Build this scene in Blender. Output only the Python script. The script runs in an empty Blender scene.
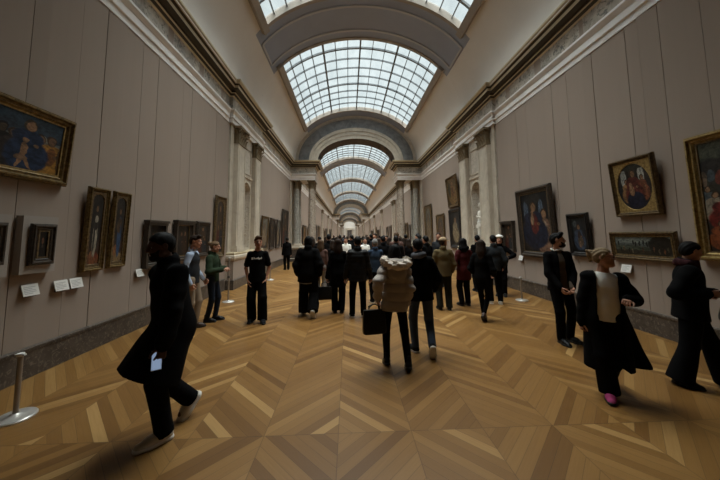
import bpy, math, random
import numpy as np
from mathutils import Vector, Matrix
random.seed(7)
PI = math.pi
sc = bpy.context.scene
COL = sc.collection
rad = math.radians

# ------------------------------------------------------------------ objects
def link_mesh(name, verts, faces, mats, parent=None, midx=None, smooth=False, uvs=None):
    me = bpy.data.meshes.new(name)
    me.from_pydata([tuple(map(float, v)) for v in verts], [], [tuple(map(int, f)) for f in faces])
    if not isinstance(mats, (list, tuple)): mats = [mats]
    for m in mats: me.materials.append(m)
    if midx is not None:
        me.polygons.foreach_set('material_index', np.asarray(midx, dtype=np.int32))
    if smooth:
        me.polygons.foreach_set('use_smooth', np.ones(len(me.polygons), dtype=bool))
    if uvs is not None:
        ul = me.uv_layers.new(name='UVMap')
        for p in me.polygons:
            for li, vi in zip(p.loop_indices, p.vertices):
                ul.data[li].uv = uvs[vi]
    me.update()
    o = bpy.data.objects.new(name, me)
    COL.objects.link(o)
    if parent is not None: o.parent = parent
    return o

class MB:
    """collects shapes, then links them as one mesh object"""
    def __init__(s): s.v = []; s.f = []; s.m = []; s.uv = []
    def add(s, vs, fs, mi=0, uv=None):
        b = len(s.v); s.v += [tuple(v) for v in vs]
        s.f += [tuple(i + b for i in f) for f in fs]; s.m += [mi] * len(fs)
        s.uv += (uv if uv is not None else [(0, 0)] * len(vs))
    def box(s, x0, x1, y0, y1, z0, z1, mi=0):
        x0, x1 = min(x0, x1), max(x0, x1)
        y0, y1 = min(y0, y1), max(y0, y1)
        s.add([(x0,y0,z0),(x1,y0,z0),(x1,y1,z0),(x0,y1,z0),(x0,y0,z1),(x1,y0,z1),(x1,y1,z1),(x0,y1,z1)],
              [(0,3,2,1),(4,5,6,7),(0,1,5,4),(1,2,6,5),(2,3,7,6),(3,0,4,7)], mi)
    def bar(s, a, b, w, t, up=(0,0,1), mi=0):
        """box beam from a to b, width w across, thickness t along up"""
        a = Vector(a); b = Vector(b); d = (b - a).normalized(); u = Vector(up)
        r = d.cross(u).normalized(); u = r.cross(d)
        vs = []
        for p in (a, b):
            for sx, sz in ((-1,-1),(1,-1),(1,1),(-1,1)):
                vs.append(p + r * (sx * w / 2) + u * (sz * t / 2))
        s.add(vs, [(0,1,2,3)[::-1],(4,5,6,7),(0,1,5,4),(1,2,6,5),(2,3,7,6),(3,0,4,7)], mi)
    def lathe(s, prof, c=(0,0,0), n=24, mi=0, sx=1, sy=1):
        """prof: list of (r,z)"""
        vs = []; fs = []
        for r, z in prof:
            for k in range(n):
                a = 2 * PI * k / n
                vs.append((c[0] + r * math.cos(a) * sx, c[1] + r * math.sin(a) * sy, c[2] + z))
        for i in range(len(prof) - 1):
            for k in range(n):
                k2 = (k + 1) % n
                fs.append((i*n+k, i*n+k2, (i+1)*n+k2, (i+1)*n+k))
        fs.append(tuple(range(n))[::-1]); fs.append(tuple((len(prof)-1)*n + k for k in range(n)))
        s.add(vs, fs, mi)
    def tube(s, pts, r, n=8, mi=0):
        pts = [Vector(p) for p in pts]; vs = []; fs = []
        for i, p in enumerate(pts):
            d = (pts[min(i+1, len(pts)-1)] - pts[max(i-1, 0)]).normalized()
            ref = Vector((0,0,1)) if abs(d.z) < .9 else Vector((1,0,0))
            x = d.cross(ref).normalized(); y = d.cross(x)
            rr = r[i] if isinstance(r, (list, tuple)) else r
            for k in range(n):
                a = 2*PI*k/n
                vs.append(p + x*math.cos(a)*rr + y*math.sin(a)*rr)
        for i in range(len(pts)-1):
            for k in range(n):
                k2 = (k+1) % n
                fs.append((i*n+k, (i+1)*n+k, (i+1)*n+k2, i*n+k2))
        fs.append(tuple(range(n))); fs.append(tuple((len(pts)-1)*n+k for k in range(n))[::-1])
        s.add(vs, fs, mi)
    def loops(s, rect, prof, mi=0, mids=None, cap=True):
        """mitred moulding around a rectangle (x0,x1,y0,y1): prof = list of (offset outwards, z)"""
        x0, x1, y0, y1 = rect; vs = []; fs = []; ms = []
        for o, z in prof:
            vs += [(x0-o,y0-o,z),(x1+o,y0-o,z),(x1+o,y1+o,z),(x0-o,y1+o,z)]
        for i in range(len(prof)-1):
            for k in range(4):
                k2 = (k+1) % 4
                fs.append((i*4+k, i*4+k2, (i+1)*4+k2, (i+1)*4+k))
                ms.append(mids[i] if mids else mi)
        if cap:
            fs.append((3,2,1,0)); n = (len(prof)-1)*4; fs.append((n,n+1,n+2,n+3))
            ms += [ms[0] if ms else mi, ms[-1] if ms else mi]
        b = len(s.m); s.add(vs, fs, mi); s.m[b:] = ms
    def build(s, name, mats, parent=None, smooth=False, uv=False):
        return link_mesh(name, s.v, s.f, mats, parent, s.m, smooth, s.uv if uv else None)

def empty(name, loc=(0,0,0), rot=(0,0,0)):
    o = bpy.data.objects.new(name, None); COL.objects.link(o)
    o.location = loc; o.rotation_euler = rot; o.empty_display_size = .1
    return o
def tag(o, label, cat, group=None):
    o['label'] = label; o['category'] = cat
    if group: o['group'] = group
    return o
def struct(o, label=None):
    o['kind'] = 'structure'
    if label: o['label'] = label; o['category'] = o.name.split('_')[0]
    return o
def copy_tree(o, parent=None):
    c = o.copy(); COL.objects.link(c)
    if parent is not None: c.parent = parent
    for ch in list(o.children): copy_tree(ch, c)
    return c
def smooth_by_angle(o, deg=35):
    me = o.data
    me.polygons.foreach_set('use_smooth', np.ones(len(me.polygons), dtype=bool))
    try: me.set_sharp_from_angle(angle=rad(deg))
    except Exception: pass

# ------------------------------------------------------------------ materials
def srgb(r, g, b):
    f = lambda c: (c/255/12.92) if c/255 <= .04045 else ((c/255+.055)/1.055)**2.4
    return (f(r), f(g), f(b), 1)
class NT:
    def __init__(s, name):
        s.m = bpy.data.materials.new(name); s.m.use_nodes = True
        s.t = s.m.node_tree; s.t.nodes.clear()
        s.out = s.t.nodes.new('ShaderNodeOutputMaterial')
    def n(s, typ, **kw):
        nd = s.t.nodes.new('ShaderNode' + typ)
        for k, v in kw.items():
            if k.startswith('i_'):
                key = k[2:]
                nd.inputs[int(key) if key.isdigit() else key].default_value = v
            else: setattr(nd, k, v)
        return nd
    def l(s, a, b): s.t.links.new(a, b)
    def set(s, sock, v):
        if isinstance(v, (int, float)) or isinstance(v, tuple): sock.default_value = v
        else: s.l(v, sock)
    def math(s, op, a, b=0.0, c=0.0, clamp=False):
        nd = s.n('Math', operation=op, use_clamp=clamp)
        s.set(nd.inputs[0], a); s.set(nd.inputs[1], b); s.set(nd.inputs[2], c)
        return nd.outputs[0]
    def mix(s, fac, a, b, mode='MIX'):
        nd = s.n('MixRGB', blend_type=mode)
        s.set(nd.inputs[0], fac); s.set(nd.inputs[1], a); s.set(nd.inputs[2], b)
        return nd.outputs[0]
    def ramp(s, fac, stops):
        nd = s.n('ValToRGB'); cr = nd.color_ramp
        while len(cr.elements) < len(stops): cr.elements.new(.5)
        for e, (p, c) in zip(cr.elements, stops): e.position = p; e.color = c
        s.l(fac, nd.inputs[0]); return nd.outputs[0]
    def noise(s, vec=None, scale=5, detail=4, rough=.5, dist=0):
        nd = s.n('TexNoise'); nd.inputs['Scale'].default_value = scale; nd.inputs['Detail'].default_value = detail
        nd.inputs['Roughness'].default_value = rough; nd.inputs['Distortion'].default_value = dist
        if vec is not None: s.l(vec, nd.inputs['Vector'])
        return nd.outputs['Fac']
    def coord(s, kind='Object'): return s.n('TexCoord').outputs[kind]
    def mapping(s, vec, sc=(1,1,1), rot=(0,0,0), loc=(0,0,0)):
        nd = s.n('Mapping'); nd.inputs['Scale'].default_value = sc; nd.inputs['Rotation'].default_value = rot
        nd.inputs['Location'].default_value = loc
        s.l(vec, nd.inputs['Vector']); return nd.outputs[0]
    def bump(s, h, strength=.3, dist=.01):
        nd = s.n('Bump'); nd.inputs['Strength'].default_value = strength; nd.inputs['Distance'].default_value = dist
        s.l(h, nd.inputs['Height']); return nd.outputs[0]
    def pbr(s, col, rough=.6, metal=0, spec=.5, normal=None, **kw):
        p = s.n('BsdfPrincipled')
        s.set(p.inputs['Base Color'], col); s.set(p.inputs['Roughness'], rough); s.set(p.inputs['Metallic'], metal)
        p.inputs['Specular IOR Level'].default_value = spec
        if normal is not None: s.l(normal, p.inputs['Normal'])
        for k, v in kw.items(): s.set(p.inputs[k.replace('_', ' ')], v)
        s.l(p.outputs[0], s.out.inputs[0]); return s.m

def plain(name, c, rough=.6, metal=0, spec=.4, var=.12, nscale=6, bump=0):
    t = NT(name); co = t.coord()
    n = t.noise(co, nscale, 5)
    a = tuple(x*(1-var) for x in c[:3]) + (1,); b = tuple(min(1, x*(1+var)) for x in c[:3]) + (1,)
    col = t.mix(n, a, b)
    nm = t.bump(t.noise(co, nscale*12, 3), bump, .004) if bump else None
    return t.pbr(col, rough, metal, spec, nm)
def cloth(name, c, rough=.9, scale=220, var=.15, bump=.35, spec=.15):
    t = NT(name); co = t.coord()
    w = t.noise(co, scale, 2); big = t.noise(co, 7, 3)
    a = tuple(x*(1-var) for x in c[:3]) + (1,); b = tuple(min(1, x*(1+var)) for x in c[:3]) + (1,)
    col = t.mix(big, a, b)
    return t.pbr(col, rough, 0, spec, t.bump(w, bump, .003))
def stone(name, base, vein, scale=3.0, rough=.45, dark=None, contrast=(.35,.65), spec=.4):
    t = NT(name); co = t.coord()
    n1 = t.noise(co, scale, 8, .62, .6); n2 = t.noise(co, scale*3.1, 6, .6, 1.4)
    col = t.ramp(n1, [(contrast[0], base), (contrast[1], vein)])
    if dark: col = t.mix(t.ramp(n2, [(.52, (0,0,0,1)), (.64, (1,1,1,1))]), col, dark)
    return t.pbr(col, rough, 0, spec, t.bump(n2, .08, .005))
# ------------------------------------------------------------------ dimensions (metres; camera stands at x=0,y=0)
XL, XR = -4.06, 5.26          # fabric wall planes
XC = (XL + XR) / 2            # axis of the hall
ZA = 5.63                     # underside of the entablature
ZS = 7.05                     # springing of the vault
VA, VB = 4.30, 3.28           # vault half width / rise
Y0, Y1 = -4.5, 150.0
BAY = (9.75, 12.95)           # stone bay with niche
ARCH = [(20.0, 21.4), (70.0, 71.4), (108.0, 109.4), (142.0, 143.4)]
SKY = [(4.9, 9.45), (11.88, 19.0), (22.7, 31.4), (33.8, 43.1), (45.6, 56.0), (58.4, 68.4),  # first opening cut short at its unseen near end to dim the foreground
       (73.5, 83.0), (85.2, 94.6), (96.8, 106.2), (112.0, 121.0), (123.2, 132.0), (134.2, 140.5), (144.3, 149.4)]  # last opening is added to light the far end wall

# ------------------------------------------------------------------ materials of the building
def mat_wall():
    t = NT('wall_fabric'); co = t.coord()
    n = t.noise(t.mapping(co, (1, 1.2, .25)), 1.6, 4); w = t.noise(co, 160, 2)
    streak = t.noise(t.mapping(co, (1, 9, .15)), 2.2, 3)
    c = t.mix(n, (.295,.233,.192,1), (.355,.282,.232,1))
    c = t.mix(t.math('MULTIPLY', streak, .35), c, (.275,.22,.185,1))
    return t.pbr(c, .85, 0, .2, t.bump(w, .2, .002))
def mat_floor():
    t = NT('oak_parquet'); co = t.coord()
    sep = t.n('SeparateXYZ'); t.l(co, sep.inputs[0]); X, Y = sep.outputs[0], sep.outputs[1]
    W = .6515; XA = -.099; YM = 2.715; PW = .128
    fx = t.math('SUBTRACT', X, XA)
    tri = t.math('PINGPONG', fx, W)
    v = t.math('ADD', t.math('ABSOLUTE', t.math('SUBTRACT', Y, YM)), tri)
    strip = t.math('FLOOR', t.math('DIVIDE', fx, W))
    side = t.math('GREATER_THAN', Y, YM)
    q = t.math('DIVIDE', v, PW)
    pid = t.math('FLOOR', q); pf = t.math('FRACT', q)
    cv = t.n('CombineXYZ'); t.l(pid, cv.inputs[0]); t.l(strip, cv.inputs[1]); t.l(side, cv.inputs[2])
    wn = t.n('TexWhiteNoise'); wn.noise_dimensions = '3D'; t.l(cv.outputs[0], wn.inputs['Vector'])
    r = wn.outputs['Value']
    base = t.ramp(r, [(0, (.150,.068,.015,1)), (.2, (.225,.110,.028,1)), (.55, (.265,.134,.036,1)), (.80, (.305,.160,.046,1)), (.93,(.36,.198,.062,1)), (1, (.50,.30,.11,1))])
    # grain runs along the planks: across = v, along = x component of the plank
    ga = t.n('CombineXYZ'); t.l(t.math('MULTIPLY', v, 60.0), ga.inputs[0]); t.l(t.math('MULTIPLY', tri, 4.0), ga.inputs[1])
    t.l(t.math('MULTIPLY', r, 37.0), ga.inputs[2])
    g = t.noise(ga.outputs[0], 1.0, 5, .6, .4)
    col = t.mix(t.math('MULTIPLY', g, .42), base, (.095,.040,.008,1))
    wear = t.noise(co, .8, 3)
    col = t.mix(t.math('MULTIPLY', wear, .25), col, (.13,.064,.018,1))
    gap = t.math('LESS_THAN', t.math('MINIMUM', pf, t.math('SUBTRACT', 1.0, pf)), .022)
    e2 = t.math('LESS_THAN', t.math('MINIMUM', tri, t.math('SUBTRACT', W, tri)), .0035)
    e3 = t.math('LESS_THAN', t.math('ABSOLUTE', t.math('SUBTRACT', Y, YM)), .004)
    seam = t.math('MAXIMUM', t.math('MAXIMUM', gap, e2), e3)
    col = t.mix(t.math('MULTIPLY', seam, .45), col, (.03,.014,.006,1))
    rough = t.math('ADD', .31, t.math('MULTIPLY', g, .16))
    h = t.math('SUBTRACT', t.math('MULTIPLY', g, .25), seam)
    return t.pbr(col, rough, 0, .42, t.bump(h, .12, .003))
M = {}
M['wall'] = mat_wall()
M['floor'] = mat_floor()
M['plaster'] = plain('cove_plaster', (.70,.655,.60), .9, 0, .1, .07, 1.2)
M['rib'] = plain('shaded_vault_rib', (.33,.355,.43), .85, 0, .15, .08, 1.5)  # darker than the plaster: shade of the downward-facing soffit put into the colour
M['rib_line'] = plain('rib_moulding', (.46,.455,.47), .8, 0, .15, .08, 2)
M['white'] = stone('white_architrave', (.82,.79,.77,1), (.72,.69,.66,1), 1.5, .6)
M['frieze'] = stone('frieze_marble', (.56,.49,.40,1), (.28,.25,.21,1), 2.6, .6, (.14,.13,.12,1))
M['cornice'] = plain('bronze_toned_cornice', (.060,.046,.031), .7, 0, .25, .2, 3, .2)
M['gilt_line'] = plain('gilded_moulding', (.52,.43,.28), .5, .25, .5, .2, 8, .2)
M['cream'] = stone('cream_marble', (.60,.53,.43,1), (.47,.40,.32,1), 2.6, .5)
M['creampanel'] = stone('pale_marble_panel', (.58,.52,.44,1), (.47,.41,.34,1), 3.5, .5, (.34,.28,.21,1))
M['breccia'] = stone('brown_breccia', (.55,.48,.40,1), (.32,.26,.21,1), 4.5, .4, (.13,.10,.08,1))
M['darkcol'] = stone('dark_green_marble', (.42,.40,.35,1), (.22,.21,.185,1), 4.0, .3, (.5,.47,.42,1))
M['greymarble'] = stone('grey_blue_marble', (.27,.27,.275,1), (.16,.165,.17,1), 2.4, .5, (.27,.265,.26,1))
M['capital'] = plain('gilded_bronze_capital', (.20,.15,.085), .55, .3, .5, .3, 14, .3)
M['baseboard'] = stone('dark_brown_marble', (.085,.066,.052,1), (.042,.033,.028,1), 5, .35, (.16,.13,.105,1), (.4,.7))
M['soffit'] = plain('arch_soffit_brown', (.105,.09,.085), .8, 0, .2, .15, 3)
M['skyframe'] = plain('brown_skylight_frame', (.34,.295,.25), .7, 0, .3, .15, 4)
M['bar'] = plain('dark_iron_glazing_bar', (.16,.17,.18), .6, 0, .3, .1, 4)
def mat_glass():
    t = NT('skylight_glass'); co = t.coord()
    n = t.noise(t.mapping(co, (1.3, .5, 1)), 1.3, 3, .6)
    c = t.ramp(n, [(.3, (.62,.70,.72,1)), (.62, (.90,.97,.98,1))])
    tr = t.n('BsdfTransparent'); t.l(c, tr.inputs[0])
    tl = t.n('BsdfTranslucent'); tl.inputs[0].default_value = (.8,.86,.88,1)
    gl = t.n('BsdfGlossy'); gl.inputs[0].default_value = (.8,.8,.8,1); gl.inputs[1].default_value = .3
    m1 = t.n('MixShader'); m1.inputs[0].default_value = .07; t.l(tr.outputs[0], m1.inputs[1]); t.l(tl.outputs[0], m1.inputs[2])
    m2 = t.n('MixShader'); m2.inputs[0].default_value = .04; t.l(m1.outputs[0], m2.inputs[1]); t.l(gl.outputs[0], m2.inputs[2])
    t.l(m2.outputs[0], t.out.inputs[0]); return t.m
M['glass'] = mat_glass()

# ------------------------------------------------------------------ floor
b = MB(); b.add([(XL-1,Y0,0),(XR+1,Y0,0),(XR+1,Y1,0),(XL-1,Y1,0)], [(0,1,2,3)])
b.add([(XL-1,Y0,-.2),(XR+1,Y0,-.2),(XR+1,Y1,-.2),(XL-1,Y1,-.2)], [(3,2,1,0)])
struct(b.build('floor', M['floor']), 'oak floor laid in broad chevrons along the gallery')

# ------------------------------------------------------------------ fabric walls: panels with shallow seams
def seams_list(spec_near, y0, y1, step):
    ys = [y for y in spec_near if y0 < y < y1]
    y = (max(ys) if ys else y0)
    rnd = random.Random(3)
    while y < y1 - step*1.4:
        y += step * rnd.uniform(.75, 1.25); ys.append(y)
    return [y0] + sorted(ys) + [y1]
def wall(side):
    s = 1 if side == 'left' else -1
    xw = XL if side == 'left' else XR
    near = [-3.6,-2.9,-2.1,-1.5,-.8,-.2,.5,1.1,1.7,2.3,2.8,3.3,3.66,3.86,4.32,4.76,5.16,5.6,6.07,6.5,7.0,7.4,7.9,8.3,8.8,9.2] if side == 'left' else \
           [-3.5,-2.7,-2.0,-1.3,-.6,.1,.8,1.5,2.1,2.7,3.2,3.8,4.36,4.70,4.94,5.69,5.93,6.42,6.93,7.5,8.0,8.5,8.95,9.4]
    b = MB()
    def seg(y0, y1, step):
        ys = seams_list(near if y0 < 5 else [], y0, y1, step)
        for i in range(len(ys)-1):
            a, c = ys[i], ys[i+1]; g = .012 if c < 4.6 else .02 if c < 60 else .03
            d0 = 0.0; d1 = (.004, .018, .009)[i % 3]
            # panel face (slightly tilted) and the groove after it
            b.add([(xw+s*d0,a,0),(xw+s*d1,c-g,0),(xw+s*d1,c-g,ZS),(xw+s*d0,a,ZS)], [(0,1,2,3) if s > 0 else (3,2,1,0)])
            b.add([(xw+s*d1,c-g,0),(xw-s*.03,c-g,0),(xw-s*.03,c-g,ZS),(xw+s*d1,c-g,ZS)], [(0,1,2,3) if s > 0 else (3,2,1,0)])
            b.add([(xw-s*.03,c-g,0),(xw-s*.03,c,0),(xw-s*.03,c,ZS),(xw-s*.03,c-g,ZS)], [(0,1,2,3) if s > 0 else (3,2,1,0)])
            b.add([(xw-s*.03,c,0),(xw,c,0),(xw,c,ZS),(xw-s*.03,c,ZS)], [(0,1,2,3) if s > 0 else (3,2,1,0)])
    seg(Y0, BAY[0], .5); seg(BAY[1], ARCH[0][0]+.7, .55)
    seg(ARCH[0][0]+.7, 69.9+.8, .7); seg(70.7, Y1, 1.2)
    xo = xw - s*.9
    b.add([(xo,Y0,0),(xo,Y1,0),(xo,Y1,ZS+.3),(xo,Y0,ZS+.3)], [(3,2,1,0) if s > 0 else (0,1,2,3)])
    b.add([(xw-s*.02,Y0,ZS),(xw-s*.02,Y1,ZS),(xo,Y1,ZS),(xo,Y0,ZS)], [(0,1,2,3) if s < 0 else (3,2,1,0)])
    return struct(b.build('wall_'+side, M['wall']), 'taupe fabric-covered wall on the %s of the gallery' % side)
wall('left'); wall('right')
# end walls
b = MB(); b.box(XL-1, XR+1, Y0-.3, Y0, 0, 11); struct(b.build('wall_rear', M['soffit']), 'plain dark wall closing the gallery unseen behind the viewer to dim the near end')  # unseen rear wall, coloured dark so the near end gets less light
b = MB(); b.box(XL-1, XR+1, Y1, Y1+.3, 0, 11); struct(b.build('wall_far', M['plaster']), 'pale wall closing the far end of the gallery')
DR = empty('door_1', (XC, Y1, 0)); DR['kind'] = 'structure'; DR['label'] = 'dark doorway in the pale end wall far down the gallery'; DR['category'] = 'door'
b = MB(); b.box(-1.75, -1.2, -.35, 0, 0, 4.4); b.box(1.2, 1.75, -.35, 0, 0, 4.4); b.box(-1.95, 1.95, -.45, 0, 4.4, 5.2); b.box(-2.1, 2.1, -.5, 0, 5.2, 5.4); b.build('frame', M['cream'], DR)
b = MB(); b.box(-1.2, -.02, -.08, 0, 0, 4.4); b.box(.02, 1.2, -.08, 0, 0, 4.4); b.build('panel', M['soffit'], DR)

# ------------------------------------------------------------------ entablature, baseboards
ENT_A = [(0,ZA),(.05,ZA),(.05,5.76),(.085,5.78),(.085,5.92),(.10,5.94),(.15,6.02),(.15,6.07),(.04,6.09)]
ENT_F = [(.04,6.08),(.04,6.54)]
ENT_C = [(.04,6.53),(.09,6.55),(.12,6.62),(.16,6.63),(.16,6.69),(.30,6.72),(.31,6.80),(.36,6.84),(.42,6.92),(.42,6.97),(.30,7.0),(.02,7.08)]
CM = [1,0,1,0,0,1,0,1,1,0,0]
rects_l = [((XL-.5, XL-.03, Y0, BAY[0]-.05)), ((XL-.5, XL+.09, BAY[0]-.05, BAY[1]+.05)), ((XL-.5, XL-.03, BAY[1]+.05, ARCH[0][0]-.01)),
           ((XL-.5, XL-.03, ARCH[0][1]+.01, ARCH[1][0])), ((XL-.5, XL-.03, ARCH[1][1], Y1))]
tn = 0
def trim(mb, mats, label):
    global tn; tn += 1
    return struct(mb.build('trim_%d' % tn, mats), label)
def clampy(prof, r): return prof
for side in ('left', 'right'):
    A, F, C = MB(), MB(), MB()
    for r in rects_l:
        if side == 'right':
            dx = lambda x: XR - (x - XL)
            r = (dx(r[1]), dx(r[0]), r[2], r[3])
        A.loops(r, ENT_A); F.loops(r, ENT_F); C.loops(r, ENT_C, mids=CM)
    trim(A, M['white'], 'white stone moulding band running above the %s wall' % side)
    trim(F, M['frieze'], 'mottled grey marble frieze above the %s wall' % side)
    trim(C, [M['cornice'], M['gilt_line']], 'dark cornice with gilded edges above the %s wall' % side)
    b = MB(); s = 1 if side == 'left' else -1; xw = XL if side == 'left' else XR
    for y0, y1 in ((Y0, BAY[0]-.12), (BAY[1]+.12, ARCH[0][0]-.3), (ARCH[0][1]+.3, ARCH[1][0]-.3), (ARCH[1][1]+.3, Y1)):
        x = sorted((xw-s*.1, xw+s*.03))
        b.loops((x[0], x[1], y0, y1), [(0,0),(0,.33),(.012,.335),(.012,.37),(-.012,.385)])
    struct(b.build('baseboard_'+side, M['baseboard']), 'dark brown marble skirting along the %s wall' % side)

# ------------------------------------------------------------------ vault with openings for the skylights
def vp(x, grow=0.0):
    """height of the vault at distance x from its axis"""
    return ZS + (VB+grow) * math.sqrt(max(0, 1 - (x/(VA+grow))**2))
HW = 3.42                                         # half width of the skylights
TH = math.acos(HW / VA)                           # ellipse angle of the skylight edge
def ell(a, grow=0.0): return (XC + (VA+grow)*math.cos(a), ZS + (VB+grow)*math.sin(a))
cove = MB(); rib = MB()
NA = 8; NB = 28
def strip(mb, a0, a1, n, y0, y1, grow=0.0, flip=False):
    vs = []; fs = []
    for i in range(n+1):
        x, z = ell(a0 + (a1-a0)*i/n, grow); vs += [(x,y0,z),(x,y1,z)]
    for i in range(n): fs.append((2*i,2*i+1,2*i+3,2*i+2) if not flip else (2*i+2,2*i+3,2*i+1,2*i))
    mb.add(vs, fs)
ends = [Y0] + [y for s_ in SKY for y in s_] + [Y1]
for i in range(len(ends)-1):
    y0, y1 = ends[i], ends[i+1]
    narrow = i % 2 == 0 and y1-y0 < 2.8; T2 = TH-.14 if narrow else TH
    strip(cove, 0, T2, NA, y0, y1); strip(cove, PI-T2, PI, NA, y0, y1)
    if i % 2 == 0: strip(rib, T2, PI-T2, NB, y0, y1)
for sg in (-1, 1):                                # foot of the vault behind the cornice
    cove.add([(XC+sg*VA,Y0,ZS-.2),(XC+sg*VA,Y1,ZS-.2),(XC+sg*VA,Y1,ZS),(XC+sg*VA,Y0,ZS)], [(0,1,2,3)])
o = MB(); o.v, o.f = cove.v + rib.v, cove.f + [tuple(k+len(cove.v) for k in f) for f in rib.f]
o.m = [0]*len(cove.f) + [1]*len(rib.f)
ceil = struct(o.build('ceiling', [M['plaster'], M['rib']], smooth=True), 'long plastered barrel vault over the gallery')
# raised outlines of the panels on the ribs between skylights
pm = MB()
def arcbar(mb, a0, a1, n, y, w, t, grow=0.0, mi=0):
    """moulding along the vault at length y"""
    vs = []; fs = []
    for i in range(n+1):
        a = a0 + (a1-a0)*i/n
        for gr, yy in ((grow, y-w/2), (grow, y+w/2), (grow-t, y+w/2), (grow-t, y-w/2)):
            x, z = ell(a, gr); vs.append((x, yy, z))
    for i in range(n):
        for k in range(4):
            k2 = (k+1) % 4
            fs.append((4*i+k, 4*i+4+k, 4*i+4+k2, 4*i+k2))
    fs += [(0,1,2,3), tuple(4*n+k for k in (3,2,1,0))]
    mb.add(vs, fs, mi)
def sidebar(mb, a, y0, y1, w, t, grow=0.0, mi=0):
    da = w / VA
    vs = []
    for yy in (y0, y1):
        for aa, gr in ((a-da/2, grow), (a+da/2, grow), (a+da/2, grow-t), (a-da/2, grow-t)):
            x, z = ell(aa, gr); vs.append((x, yy, z))
    mb.add(vs, [(0,1,2,3),(7,6,5,4),(0,4,5,1),(1,5,6,2),(2,6,7,3),(3,7,4,0)], mi)
gaps = [(SKY[i][1], SKY[i+1][0]) for i in range(len(SKY)-1) if SKY[i+1][0]-SKY[i][1] < 2.8]
for g0, g1 in gaps:
    m0, m1 = g0+.58, g1-.58
    for y in (m0, m1): arcbar(pm, TH-.12, PI-TH+.12, 40, y, .09, .05)
    for a in (TH-.12, PI-TH+.12): sidebar(pm, a, m0, m1, .09, .05)
trim(pm, M['rib_line'], 'raised mouldings outlining the panels of the vault ribs')
# skylights
for i, (y0, y1) in enumerate(SKY):
    w = empty('window_%d' % (i+1), (0, 0, 0)); w['kind'] = 'structure'
    w['label'] = 'curved glazed skylight in the vault, number %d along the gallery' % (i+1); w['category'] = 'skylight'
    fr = MB()
    for y, sg in ((y0, -1), (y1, 1)): arcbar(fr, TH-.03, PI-TH+.03, 48, y+sg*.07, .15, .05, .0)
    for a in (TH-.035, PI-TH+.035): sidebar(fr, a, y0-.2, y1+.2, .30, .14)
    # reveals up to the panes
    UP = .22
    for y, fl in ((y0, 0), (y1, 1)):
        vs = []; fs = []
        for k in range(NB+1):
            a = TH + (PI-2*TH)*k/NB
            vs += [(ell(a)[0], y, ell(a)[1]), (ell(a, UP)[0], y, ell(a, UP)[1])]
        for k in range(NB): fs.append((2*k,2*k+1,2*k+3,2*k+2))
        fr.add(vs, fs)
    for a in (TH, PI-TH):
        p, q = ell(a), ell(a, UP); fr.add([(p[0],y0,p[1]),(p[0],y1,p[1]),(q[0],y1,q[1]),(q[0],y0,q[1])], [(0,1,2,3)])
    fr.build('frame', M['skyframe'], w)
    nx = 14; ny = max(6, round((y1-y0)/.78))
    gl = MB(); strip(gl, TH, PI-TH, 42, y0, y1, UP-.05)
    gl.build('pane', M['glass'], w, smooth=True)
    br = MB()
    for k in range(1, nx):
        a = TH + (PI-2*TH)*k/nx; wd = .07 if k in (4, 7, 10) else .028
        if k in (4, 10): wd = .08
        sidebar(br, a, y0, y1, wd, .07, UP-.055)
    for k in range(1, ny):
        wd = .09 if k % 4 == 1 else .03
        arcbar(br, TH, PI-TH, 28, y0 + (y1-y0)*k/ny, wd, .08, UP-.055)
    br.build('glazing_bars', M['bar'], w)

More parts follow.
